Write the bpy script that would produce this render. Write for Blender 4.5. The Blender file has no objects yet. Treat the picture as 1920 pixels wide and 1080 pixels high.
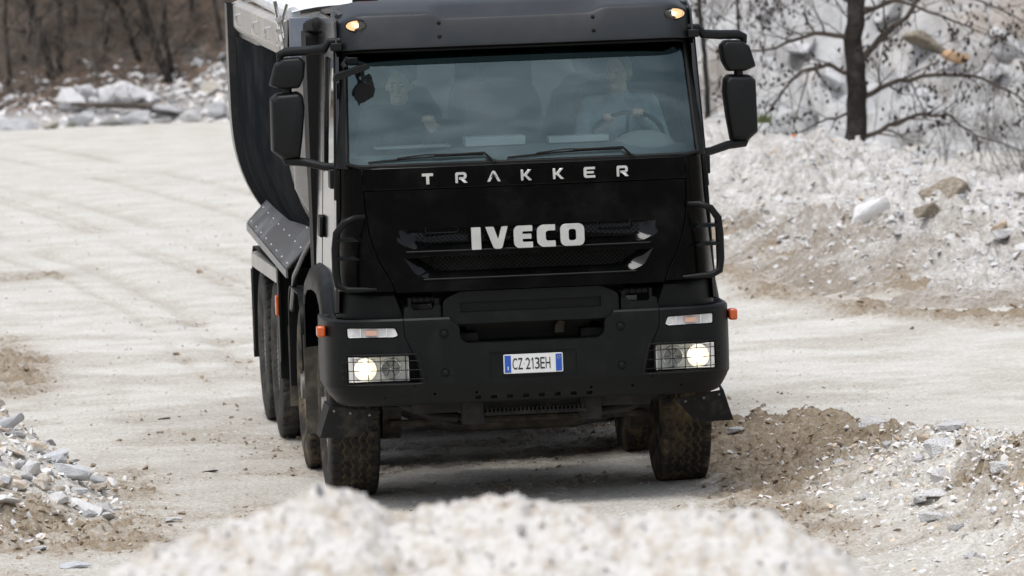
import bpy, bmesh, math, random
import numpy as np
from mathutils import Vector, Matrix, geometry

R = math.radians
scene = bpy.context.scene
C = scene.collection
random.seed(7)
rng = np.random.default_rng(11)

# ---------------------------------------------------------------- camera
CAM = (-4.377, -45.480, 4.439)
YAW, PITCH, ROLL, FPX = 0.09338, 0.06691, 0.03605, 13784.4
cam = bpy.data.cameras.new('camera')
cam_o = bpy.data.objects.new('camera', cam)
C.objects.link(cam_o)
fw = Vector((math.sin(YAW)*math.cos(PITCH), math.cos(YAW)*math.cos(PITCH), -math.sin(PITCH)))
rt = Vector((math.cos(YAW), -math.sin(YAW), 0))
up = rt.cross(fw)
r2 = rt*math.cos(ROLL) - up*math.sin(ROLL)
u2 = up*math.cos(ROLL) + rt*math.sin(ROLL)
M = Matrix((r2, u2, -fw)).transposed().to_4x4()
M.translation = Vector(CAM)
cam_o.matrix_world = M
cam.sensor_width = 36
cam.lens = FPX*36/1920
cam.clip_end = 3000
cam.clip_start = 0.5
cam.dof.use_dof = True
cam.dof.focus_distance = 46.3
cam.dof.aperture_fstop = 5.3
scene.camera = cam_o

# ---------------------------------------------------------------- sky, sun, exposure (bright overcast)
SUN_EL, SUN_AZ = R(72), R(215)          # azimuth measured like the Sky Texture's rotation
w = bpy.data.worlds.new('World'); scene.world = w; w.use_nodes = True
nt = w.node_tree
bg = nt.nodes['Background']
sky = nt.nodes.new('ShaderNodeTexSky'); sky.sky_type = 'NISHITA'; sky.sun_disc = False
sky.sun_elevation = SUN_EL; sky.sun_rotation = SUN_AZ
sky.air_density = 1.0; sky.dust_density = 3.0; sky.ozone_density = 1.0
hsv = nt.nodes.new('ShaderNodeHueSaturation'); hsv.inputs['Saturation'].default_value = 0.42
nt.links.new(sky.outputs[0], hsv.inputs['Color'])
nt.links.new(hsv.outputs[0], bg.inputs['Color'])
bg.inputs['Strength'].default_value = 0.13
sun = bpy.data.lights.new('sun', 'SUN'); sun.energy = 0.9; sun.angle = R(25); sun.color = (1, .98, .95)
sun_o = bpy.data.objects.new('sun', sun); C.objects.link(sun_o)
dv = Vector((math.sin(SUN_AZ)*math.cos(SUN_EL), math.cos(SUN_AZ)*math.cos(SUN_EL), math.sin(SUN_EL)))
sun_o.rotation_euler = dv.to_track_quat('Z', 'Y').to_euler()
scene.view_settings.view_transform = 'Standard'
scene.view_settings.look = 'None'
scene.view_settings.exposure = 0.76
scene.view_settings.gamma = 1
scene.cycles.use_denoising = True
scene.cycles.max_bounces = 8
scene.cycles.transparent_max_bounces = 8

# ---------------------------------------------------------------- materials
def mat(name, col, rough=.5, metal=0., spec=.5, col2=None, nscale=8., nlo=.45, nhi=.65, bump=0., bscale=60., emit=None, estr=0.,
        attr=None, acol=None, coat=0., detail=6., rough2=None, grain=0., gscale=55.):
    m = bpy.data.materials.new(name); m.use_nodes = True
    t = m.node_tree; b = t.nodes['Principled BSDF']; L = t.links.new
    b.inputs['Base Color'].default_value = (*col, 1)
    b.inputs['Roughness'].default_value = rough
    b.inputs['Metallic'].default_value = metal
    b.inputs['Specular IOR Level'].default_value = spec
    if coat: b.inputs['Coat Weight'].default_value = coat
    tc = t.nodes.new('ShaderNodeTexCoord')
    out = None
    if col2 is not None:
        n = t.nodes.new('ShaderNodeTexNoise'); n.inputs['Scale'].default_value = nscale; n.inputs['Detail'].default_value = detail
        n.inputs['Roughness'].default_value = .65
        L(tc.outputs['Object'], n.inputs['Vector'])
        mr = t.nodes.new('ShaderNodeMapRange'); mr.inputs['From Min'].default_value = nlo; mr.inputs['From Max'].default_value = nhi
        L(n.outputs['Fac'], mr.inputs['Value'])
        mx = t.nodes.new('ShaderNodeMix'); mx.data_type = 'RGBA'
        mx.inputs[6].default_value = (*col, 1); mx.inputs[7].default_value = (*col2, 1)
        L(mr.outputs[0], mx.inputs[0]); out = mx.outputs[2]
        L(out, b.inputs['Base Color'])
        if rough2 is not None:
            m2 = t.nodes.new('ShaderNodeMapRange'); m2.inputs['To Min'].default_value = rough; m2.inputs['To Max'].default_value = rough2
            L(mr.outputs[0], m2.inputs['Value']); L(m2.outputs[0], b.inputs['Roughness'])
    if attr:
        a = t.nodes.new('ShaderNodeAttribute'); a.attribute_name = attr
        n3 = t.nodes.new('ShaderNodeTexNoise'); n3.inputs['Scale'].default_value = 22; n3.inputs['Detail'].default_value = 8; n3.inputs['Roughness'].default_value = .7
        L(tc.outputs['Object'], n3.inputs['Vector'])
        ad = t.nodes.new('ShaderNodeMath'); ad.operation = 'MULTIPLY_ADD'; ad.inputs[1].default_value = 1.6; ad.inputs[2].default_value = -.8
        L(n3.outputs['Fac'], ad.inputs[0])
        sm = t.nodes.new('ShaderNodeMath'); sm.operation = 'ADD'; sm.use_clamp = True
        L(a.outputs['Fac'], sm.inputs[0]); L(ad.outputs[0], sm.inputs[1])
        mx2 = t.nodes.new('ShaderNodeMix'); mx2.data_type = 'RGBA'
        mx2.inputs[6].default_value = (*col, 1)
        if out: L(out, mx2.inputs[6])
        mx2.inputs[7].default_value = (*acol, 1)
        L(sm.outputs[0], mx2.inputs[0]); L(mx2.outputs[2], b.inputs['Base Color'])
    if grain:      # gritty speckle of the surface itself
        src_ = b.inputs['Base Color'].links[0].from_socket
        g1 = t.nodes.new('ShaderNodeTexNoise'); g1.inputs['Scale'].default_value = gscale; g1.inputs['Detail'].default_value = 4; g1.inputs['Roughness'].default_value = .8
        L(tc.outputs['Object'], g1.inputs['Vector'])
        g2 = t.nodes.new('ShaderNodeMapRange'); g2.inputs['From Min'].default_value = .34; g2.inputs['From Max'].default_value = .62; g2.inputs['To Min'].default_value = 1-grain; g2.inputs['To Max'].default_value = 1.06
        L(g1.outputs['Fac'], g2.inputs['Value']); g3 = t.nodes.new('ShaderNodeMix'); g3.data_type = 'RGBA'; g3.blend_type = 'MULTIPLY'; g3.inputs[0].default_value = 1
        L(src_, g3.inputs[6]); L(g2.outputs[0], g3.inputs[7]); L(g3.outputs[2], b.inputs['Base Color'])
    if bump:
        n2 = t.nodes.new('ShaderNodeTexNoise'); n2.inputs['Scale'].default_value = bscale; n2.inputs['Detail'].default_value = 8
        L(tc.outputs['Object'], n2.inputs['Vector'])
        bp = t.nodes.new('ShaderNodeBump'); bp.inputs['Distance'].default_value = bump
        L(n2.outputs['Fac'], bp.inputs['Height']); L(bp.outputs[0], b.inputs['Normal'])
    if emit:
        b.inputs['Emission Color'].default_value = (*emit, 1); b.inputs['Emission Strength'].default_value = estr
    return m

def glass_mat(name, tint, ior=1.5, rough=.0, tintg=(.95, 1, 1), refl_haze=0):
    m = bpy.data.materials.new(name); m.use_nodes = True
    t = m.node_tree; t.nodes.clear(); L = t.links.new
    o = t.nodes.new('ShaderNodeOutputMaterial'); mx = t.nodes.new('ShaderNodeMixShader')
    tr = t.nodes.new('ShaderNodeBsdfTransparent'); tr.inputs[0].default_value = (*tint, 1)
    g = t.nodes.new('ShaderNodeBsdfGlossy'); g.inputs['Roughness'].default_value = rough; g.inputs[0].default_value = (*tintg, 1)
    f = t.nodes.new('ShaderNodeFresnel'); f.inputs['IOR'].default_value = ior
    if refl_haze:      # pale diffuse film paints the streaky reflection haze onto the glass
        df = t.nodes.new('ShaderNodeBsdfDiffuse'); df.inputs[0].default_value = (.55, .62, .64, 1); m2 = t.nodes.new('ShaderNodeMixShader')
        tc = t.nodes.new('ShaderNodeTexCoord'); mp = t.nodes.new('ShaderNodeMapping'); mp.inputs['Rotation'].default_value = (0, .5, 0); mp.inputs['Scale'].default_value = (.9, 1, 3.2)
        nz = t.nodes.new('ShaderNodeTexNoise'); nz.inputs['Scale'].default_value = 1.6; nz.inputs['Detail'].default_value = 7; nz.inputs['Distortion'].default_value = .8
        mr = t.nodes.new('ShaderNodeMapRange'); mr.inputs['From Min'].default_value = .36; mr.inputs['From Max'].default_value = .72; mr.inputs['To Min'].default_value = 0; mr.inputs['To Max'].default_value = refl_haze
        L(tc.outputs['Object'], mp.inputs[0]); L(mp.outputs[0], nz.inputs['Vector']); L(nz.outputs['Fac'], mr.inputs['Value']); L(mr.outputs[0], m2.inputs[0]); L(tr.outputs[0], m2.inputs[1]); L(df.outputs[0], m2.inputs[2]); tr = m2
    L(f.outputs[0], mx.inputs[0]); L(tr.outputs[0], mx.inputs[1]); L(g.outputs[0], mx.inputs[2]); L(mx.outputs[0], o.inputs[0])
    return m

M_ = dict(
    paint=mat('black_paint', (.002, .0022, .0024), .08, spec=.23, col2=(.0045, .0045, .0045), nscale=3, rough2=.20, bump=.0022, bscale=2.6),
    plastic=mat('dark_plastic', (.0042, .0054, .0056), .44, spec=.20, col2=(.012, .0125, .012), nscale=6, nlo=.5, nhi=.75, bump=.0006, bscale=260, rough2=.58),
    visor=mat('visor_plastic', (.008, .011, .013), .36, spec=.55, col2=(.018, .020, .021), nscale=4, bump=.0006, bscale=180),
    mirror_shell=mat('mirror_plastic', (.006, .007, .0075), .46, spec=.26, bump=.0005, bscale=300),
    paint_side=mat('black_door_paint', (.004, .004, .0045), .10, spec=.6),
    shell=mat('dark_shell_paint', (.016, .019, .021), .42, spec=.0, col2=(.034, .036, .037), nscale=1.5, bump=.001, bscale=3),
    flap=mat('muddy_flap', (.008, .0085, .009), .55, spec=.25, col2=(.05, .044, .035), nscale=9, nlo=.52, nhi=.74, bump=.002, bscale=40),
    rubber=mat('black_rubber', (.006, .006, .006), .6, spec=.25),
    under=mat('underbody_metal', (.008, .008, .008), .6, spec=.3, col2=(.04, .035, .027), nscale=6, nlo=.48, nhi=.75, bump=.003, bscale=40),
    under_muddy=mat('muddy_axle', (.05, .045, .036), .75, col2=(.13, .115, .085), nscale=7, bump=.003, bscale=50),
    tyre=mat('tyre_rubber', (.017, .017, .016), .72, spec=.35, col2=(.10, .085, .058), nscale=9, nlo=.50, nhi=.72, bump=.002, bscale=60, attr='mud', acol=(.12, .092, .052)),
    tyre_muddy=mat('muddy_tyre_rubber', (.022, .021, .019), .78, spec=.3, col2=(.17, .13, .08), nscale=6, nlo=.46, nhi=.66, bump=.004, bscale=40, attr='mud', acol=(.16, .125, .075)),
    tyre_clean=mat('tyre_rubber_dusty', (.022, .022, .021), .72, spec=.35, col2=(.10, .095, .085), nscale=7, nlo=.48, nhi=.75, bump=.002, bscale=60, attr='mud', acol=(.13, .11, .08)),
    rim=mat('wheel_steel', (.18, .18, .17), .5, metal=.3, col2=(.30, .28, .24), nscale=8),
    steel=mat('bare_steel', (.20, .21, .22), .34, metal=.85, col2=(.30, .30, .29), nscale=3, bump=.0008, bscale=20, rough2=.5),
    chrome=mat('chrome', (.75, .75, .74), .12, metal=1.),
    letter=mat('brushed_letter', (.60, .60, .57), .30, metal=.55, col2=(.70, .69, .64), nscale=6),
    body=mat('tub_paint', (.014, .016, .018), .22, spec=.16, col2=(.05, .048, .044), nscale=2.2, nlo=.5, nhi=.8, rough2=.35, bump=.0006, bscale=9),
    body_light=mat('tub_grey_metal', (.42, .41, .39), .42, metal=.2, col2=(.55, .52, .47), nscale=3.5, bump=.001, bscale=12),
    blue_grey=mat('blue_grey_paint', (.17, .20, .25), .45, col2=(.22, .24, .27), nscale=5),
    tarp=mat('white_tarpaulin', (.78, .79, .80), .45, col2=(.66, .68, .70), nscale=4, bump=.01, bscale=7),
    grille=mat('grille_plastic', (.006, .006, .006), .5, spec=.3),
    orange=mat('orange_lens', (.62, .10, .012), .25, spec=.6, coat=.5),
    orange_bulb=mat('orange_bulb', (.64, .40, .30), .35),
    amber_lit=mat('lit_marker_lens', (.8, .6, .4), .2, emit=(1., .52, .22), estr=.55),
    amber_hot=mat('lit_marker_bulb', (.9, .8, .6), .2, emit=(1., .72, .42), estr=3.),
    lens_white=mat('clear_lens', (.62, .63, .64), .16, spec=.6, col2=(.74, .73, .72), nscale=30, coat=.5),
    refl=mat('lamp_reflector', (.85, .84, .81), .28, metal=.75),
    lamp_white=mat('lamp_housing', (.88, .86, .82), .35, metal=.0),
    lamp_warm=mat('lit_reflector', (.45, .40, .32), .25, emit=(1., .80, .52), estr=.30),
    lamp_hot=mat('lit_bulb', (1, 1, 1), .2, emit=(1., .93, .80), estr=4.),
    plate=mat('plate_white', (.74, .75, .74), .4),
    plate_blue=mat('plate_blue', (.018, .09, .42), .4),
    plate_ink=mat('plate_ink', (.012, .012, .014), .5),
    int_dark=mat('interior_dark', (.020, .023, .027), .7),
    int_grey=mat('interior_grey', (.10, .115, .12), .7),
    int_light=mat('interior_light', (.42, .44, .43), .7),
    int_dash=mat('dashboard_grey', (.17, .20, .20), .6, col2=(.22, .24, .24), nscale=4),
    paper=mat('paper', (.72, .74, .74), .6),
    skin=mat('skin', (.78, .52, .40), .5, col2=(.70, .48, .37), nscale=9),
    hair=mat('grey_hair', (.26, .24, .22), .7, bump=.01, bscale=60), hair_dark=mat('dark_hair', (.03, .022, .018), .7, bump=.01, bscale=60),
    jacket=mat('light_blue_jacket', (.50, .58, .62), .8, col2=(.30, .37, .42), nscale=7, bump=.006, bscale=9),
    navy=mat('navy_cloth', (.05, .07, .16), .85), dark_cloth=mat('dark_cloth', (.035, .04, .045), .9, bump=.006, bscale=9),
    eye=mat('eye', (.02, .015, .012), .3),
    windscreen=glass_mat('windscreen_glass', (.74, .84, .84), 1.76, tintg=(.68, .96, .98), refl_haze=.10),
    sunband=glass_mat('sun_strip_glass', (.010, .030, .030), 1.27, tintg=(.55, .95, .95)),
    side_glass=glass_mat('side_glass', (.6, .7, .68), 1.5), dark_glass=glass_mat('dark_glass', (.16, .19, .19), 1.5),
    lens=glass_mat('lamp_glass', (.9, .92, .92), 1.45),
    mirror_glass=mat('mirror_glass', (.5, .52, .54), .05, metal=1.),
)

t_ = M_['lamp_warm'].node_tree; vr = t_.nodes.new('ShaderNodeTexVoronoi'); vr.inputs['Scale'].default_value = 75; tc_ = t_.nodes.new('ShaderNodeTexCoord'); t_.links.new(tc_.outputs['Object'], vr.inputs['Vector'])
mr0 = t_.nodes.new('ShaderNodeMapRange'); mr0.inputs['From Min'].default_value = .1; mr0.inputs['From Max'].default_value = .75; mr0.inputs['To Min'].default_value = .75; mr0.inputs['To Max'].default_value = .02
t_.links.new(vr.outputs['Distance'], mr0.inputs['Value']); t_.links.new(mr0.outputs[0], t_.nodes['Principled BSDF'].inputs['Emission Strength'])
# ---------------------------------------------------------------- mesh helpers
class MB:
    def __init__(s): s.v = []; s.f = []
    def add(s, vs, fs):
        n = len(s.v); s.v += [tuple(map(float, q)) for q in vs]; s.f += [[i+n for i in f] for f in fs]; return s
    def box(s, x0, x1, y0, y1, z0, z1):
        if x0 > x1: x0, x1 = x1, x0
        return s.add([(x, y, z) for z in (z0, z1) for y in (y0, y1) for x in (x0, x1)],
                     [(0, 2, 3, 1), (4, 5, 7, 6), (0, 1, 5, 4), (2, 6, 7, 3), (0, 4, 6, 2), (1, 3, 7, 5)])
    def tube(s, pts, r, n=8, cap=True, closed=False):
        pts = [Vector(p) for p in pts]; k = len(pts)
        rs = r if isinstance(r, (list, tuple)) else [r]*k
        vs = []; t0 = (pts[1]-pts[0]).normalized()
        u = t0.orthogonal().normalized()
        for i, p in enumerate(pts):
            a = pts[i-1] if (i > 0 or closed) else pts[i]
            b = pts[(i+1) % k] if (i < k-1 or closed) else pts[i]
            t = (b-a).normalized()
            u = (u - t*u.dot(t)).normalized(); w_ = t.cross(u)
            for j in range(n):
                an = 2*math.pi*j/n
                vs.append(p + (u*math.cos(an)+w_*math.sin(an))*rs[i])
        fs = []
        for i in range(k if closed else k-1):
            for j in range(n):
                a, b = i*n+j, i*n+(j+1) % n; c = ((i+1) % k)*n
                fs.append((a, b, c+(j+1) % n, c+j))
        if cap and not closed:
            fs.append(tuple(range(n-1, -1, -1))); fs.append(tuple(range((k-1)*n, k*n)))
        return s.add(vs, fs)
    def cyl(s, a, b, r, n=16, r2=None): return s.tube([a, b], [r, r if r2 is None else r2], n)
    def ell(s, c, rad, nu=16, nv=10):
        vs = []; fs = []
        for i in range(nv+1):
            th = math.pi*i/nv
            for j in range(nu):
                ph = 2*math.pi*j/nu
                vs.append((c[0]+rad[0]*math.sin(th)*math.cos(ph), c[1]+rad[1]*math.sin(th)*math.sin(ph), c[2]+rad[2]*math.cos(th)))
        for i in range(nv):
            for j in range(nu):
                fs.append((i*nu+j, (i+1)*nu+j, (i+1)*nu+(j+1) % nu, i*nu+(j+1) % nu))
        return s.add(vs, fs)
    def grid(s, P, flip=False):
        ni, nj = len(P), len(P[0])
        vs = [q for row in P for q in row]; fs = []
        for i in range(ni-1):
            for j in range(nj-1):
                f = (i*nj+j, i*nj+j+1, (i+1)*nj+j+1, (i+1)*nj+j)
                fs.append(f[::-1] if flip else f)
        return s.add(vs, fs)
    def slab(s, P, Q):
        """closed solid between two grids of the same size"""
        ni, nj = len(P), len(P[0]); n = ni*nj
        vs = [q for row in P for q in row]+[q for row in Q for q in row]; fs = []
        for i in range(ni-1):
            for j in range(nj-1):
                a, b, c, d = i*nj+j, i*nj+j+1, (i+1)*nj+j+1, (i+1)*nj+j
                fs.append((a, b, c, d)); fs.append((n+d, n+c, n+b, n+a))
        ring = [(0, j) for j in range(nj)]+[(i, nj-1) for i in range(1, ni)]+[(ni-1, j) for j in range(nj-2, -1, -1)]+[(i, 0) for i in range(ni-2, 0, -1)]
        ix = [i*nj+j for i, j in ring]
        for k in range(len(ix)):
            a, b = ix[k], ix[(k+1) % len(ix)]
            fs.append((b, a, n+a, n+b))
        return s.add(vs, fs)
    def prism(s, loop, d0, d1, axis='y', holes=(), fn=None):
        """2-D outline (with holes) swept from depth d0 to d1 along an axis; fn(u,v)->extra depth"""
        loops = [list(loop)]+[list(h) for h in holes]
        tri = geometry.tessellate_polygon([[Vector((a, b, 0)) for a, b in L_] for L_ in loops])
        flat = [p for L_ in loops for p in L_]; n = len(flat)
        def put(p, d):
            e = fn(*p) if fn else 0
            if axis == 'y': return (p[0], d+e, p[1])
            if axis == 'x': return (d+e, p[0], p[1])
            return (p[0], p[1], d+e)
        vs = [put(p, d0) for p in flat]+[put(p, d1) for p in flat]
        fs = [tuple(t) for t in tri]+[tuple(i+n for i in reversed(t)) for t in tri]
        o = 0
        for L_ in loops:
            m = len(L_)
            for i in range(m): fs.append((o+i, o+(i+1) % m, n+o+(i+1) % m, n+o+i))
            o += m
        return s.add(vs, fs)
    def mirror(s):
        n = len(s.v); s.v += [(-x, y, z) for x, y, z in s.v]; s.f += [[i+n for i in reversed(f)] for f in s.f]; return s
    def flipx(s):
        s.v = [(-x, y, z) for x, y, z in s.v]; s.f = [list(reversed(f)) for f in s.f]; return s
    def shift(s, d): s.v = [(x+d[0], y+d[1], z+d[2]) for x, y, z in s.v]; return s

def link(o, parent=None):
    C.objects.link(o)
    if parent: o.parent = parent
    return o
def obj(name, mb, m, parent=None, bevel=0, smooth=35, seg=2, fix=True):
    me = bpy.data.meshes.new(name); me.from_pydata(mb.v, [], mb.f)
    if fix:
        bm = bmesh.new(); bm.from_mesh(me); bmesh.ops.recalc_face_normals(bm, faces=bm.faces); bm.to_mesh(me); bm.free()
    me.update()
    me.materials.append(M_[m] if isinstance(m, str) else m)
    if smooth:
        me.polygons.foreach_set('use_smooth', [True]*len(me.polygons)); me.set_sharp_from_angle(angle=R(smooth))
    o = bpy.data.objects.new(name, me); link(o, parent)
    if bevel:
        b = o.modifiers.new('bevel', 'BEVEL'); b.width = bevel; b.segments = seg; b.limit_method = 'ANGLE'; b.angle_limit = R(38)
    return o
def np_mesh(name, V, F, m, parent=None, smooth=True, attrs=None):
    """fast mesh from numpy arrays, F quads or tris"""
    me = bpy.data.meshes.new(name); k = F.shape[1]
    me.vertices.add(len(V)); me.vertices.foreach_set('co', V.astype(np.float32).ravel())
    me.loops.add(F.size); me.loops.foreach_set('vertex_index', F.astype(np.int32).ravel())
    me.polygons.add(len(F)); me.polygons.foreach_set('loop_start', (np.arange(len(F))*k).astype(np.int32))
    me.polygons.foreach_set('use_smooth', np.full(len(F), smooth))
    me.update(calc_edges=True)
    for n_, a in (attrs or {}).items():
        at_ = me.attributes.new(n_, 'FLOAT', 'POINT'); at_.data.foreach_set('value', a.astype(np.float32).ravel())
    me.materials.append(m)
    return link(bpy.data.objects.new(name, me), parent)
def empty(name, loc=(0, 0, 0), rz=0):
    o = bpy.data.objects.new(name, None); o.location = loc; o.rotation_euler = (0, 0, rz); o.empty_display_size = .3; return link(o)
def tag(o, label=None, cat=None, group=None, kind=None):
    if label: o['label'] = label
    if cat: o['category'] = cat
    if group: o['group'] = group
    if kind: o['kind'] = kind
    return o
def cut(o, cutters):
    """subtract solids (MB) from an object and bake the result"""
    tmp = []
    for c in cutters:
        me = bpy.data.meshes.new('tmp'); me.from_pydata(c.v, [], c.f)
        bm = bmesh.new(); bm.from_mesh(me); bmesh.ops.recalc_face_normals(bm, faces=bm.faces); bm.to_mesh(me); bm.free()
        co = link(bpy.data.objects.new('tmp', me)); tmp.append(co)
        md = o.modifiers.new('b', 'BOOLEAN'); md.operation = 'DIFFERENCE'; md.solver = 'EXACT'; md.object = co
    dg = bpy.context.evaluated_depsgraph_get(); dg.update()
    bev = [m for m in o.modifiers if m.type == 'BEVEL']
    for b in bev: b.show_viewport = False
    dg = bpy.context.evaluated_depsgraph_get(); dg.update()
    me = bpy.data.meshes.new_from_object(o.evaluated_get(dg))
    for m in [m for m in o.modifiers if m.type == 'BOOLEAN']: o.modifiers.remove(m)
    o.data = me; me.name = o.name
    for b in bev: b.show_viewport = True
    for c in tmp:
        m_ = c.data; bpy.data.objects.remove(c); bpy.data.meshes.remove(m_)
    me.polygons.foreach_set('use_smooth', [True]*len(me.polygons)); me.set_sharp_from_angle(angle=R(32))
    return o
def rpoly(pts, r, n=4):
    """2-D polygon with rounded corners; r number or per-corner list"""
    out = []; k = len(pts)
    rs = r if isinstance(r, (list, tuple)) else [r]*k
    for i in range(k):
        p = Vector(pts[i]); a = Vector(pts[i-1])-p; b = Vector(pts[(i+1) % k])-p
        rr = min(rs[i], a.length*.49, b.length*.49)
        if rr < 1e-5: out.append(tuple(p)); continue
        A = p+a.normalized()*rr; B = p+b.normalized()*rr
        for j in range(n+1):
            t = j/n; q = A*(1-t)**2+p*2*t*(1-t)+B*t*t; out.append((q.x, q.y))
    return out

# ---------------------------------------------------------------- numpy noise
def _h(ix, iy, s):
    n = (ix.astype(np.int64)*374761393+iy.astype(np.int64)*668265263+s*974711) & 0x7fffffff
    n = ((n ^ (n >> 13))*1274126177) & 0x7fffffff
    n = ((n ^ (n >> 15))*461845907) & 0x7fffffff
    return ((n ^ (n >> 14)) & 0xffffff)/float(0xffffff)
def vn(x, y, s=0):
    ix, iy = np.floor(x), np.floor(y); fx, fy = x-ix, y-iy
    fx = fx*fx*(3-2*fx); fy = fy*fy*(3-2*fy)
    a, b, c, d = _h(ix, iy, s), _h(ix+1, iy, s), _h(ix, iy+1, s), _h(ix+1, iy+1, s)
    return (a*(1-fx)+b*fx)*(1-fy)+(c*(1-fx)+d*fx)*fy
def fbm(x, y, sc, o=4, s=0, g=.5):
    r = 0; a = 1; t = 0
    for i in range(o):
        ca, sa = math.cos(.65+1.1*i), math.sin(.65+1.1*i)
        r = r+a*vn((x*ca-y*sa)*sc+17.3*i, (x*sa+y*ca)*sc-9.1*i, s+i); t += a; a *= g; sc *= 2.03
    return r/t
def cells(x, y, sc, s=0, tilt=1.2):
    """faceted stones: each Voronoi cell is a tilted plane with its own height"""
    X, Y = x*sc, y*sc; ix, iy = np.floor(X), np.floor(Y)
    best = np.full(X.shape, 9.); h = np.zeros_like(X); idv = np.zeros_like(X)
    for dx in (-1, 0, 1):
        for dy in (-1, 0, 1):
            jx, jy = ix+dx, iy+dy
            px, py = jx+_h(jx, jy, s), jy+_h(jx, jy, s+1)
            ex, ey = X-px, Y-py; d = ex*ex+ey*ey
            r = _h(jx, jy, s+2)
            hh = r+tilt*((_h(jx, jy, s+3)-.5)*ex+(_h(jx, jy, s+4)-.5)*ey)-.6*d
            m = d < best
            best = np.where(m, d, best); h = np.where(m, hh, h); idv = np.where(m, _h(jx, jy, s+5), idv)
    return h, idv
def sstep(a, b, x):
    t = np.clip((x-a)/(b-a), 0, 1); return t*t*(3-2*t)
def field(name, xs, ys, zf, m, attrs=None, smooth=True):
    X, Y = np.meshgrid(xs, ys); r = zf(X, Y); Z, A = r if isinstance(r, tuple) else (r, {})
    V = np.stack([X, Y, Z], -1).reshape(-1, 3); nx = len(xs)
    I = np.arange(len(V)).reshape(X.shape)
    F = np.stack([I[:-1, :-1], I[:-1, 1:], I[1:, 1:], I[1:, :-1]], -1).reshape(-1, 4)
    return np_mesh(name, V, F, m, smooth=smooth, attrs={k: v for k, v in A.items()})
# ================================================================ LAND
def polydist(X, Y, pts):
    """distance to polyline, signed side (+ = right of travel), and arc parameter 0..n-1"""
    best = np.full(X.shape, 1e9); side = np.zeros_like(X); par = np.zeros_like(X)
    for i in range(len(pts)-1):
        ax, ay = pts[i][:2]; bx, by = pts[i+1][:2]; ux, uy = bx-ax, by-ay; L2 = ux*ux+uy*uy
        t = np.clip(((X-ax)*ux+(Y-ay)*uy)/L2, 0, 1)
        dx, dy = X-ax-t*ux, Y-ay-t*uy; d = np.hypot(dx, dy)
        m = d < best; cr = ux*dy-uy*dx
        best = np.where(m, d, best); side = np.where(m, -np.sign(cr), side); par = np.where(m, i+t, par)
    return best, side, par

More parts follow.
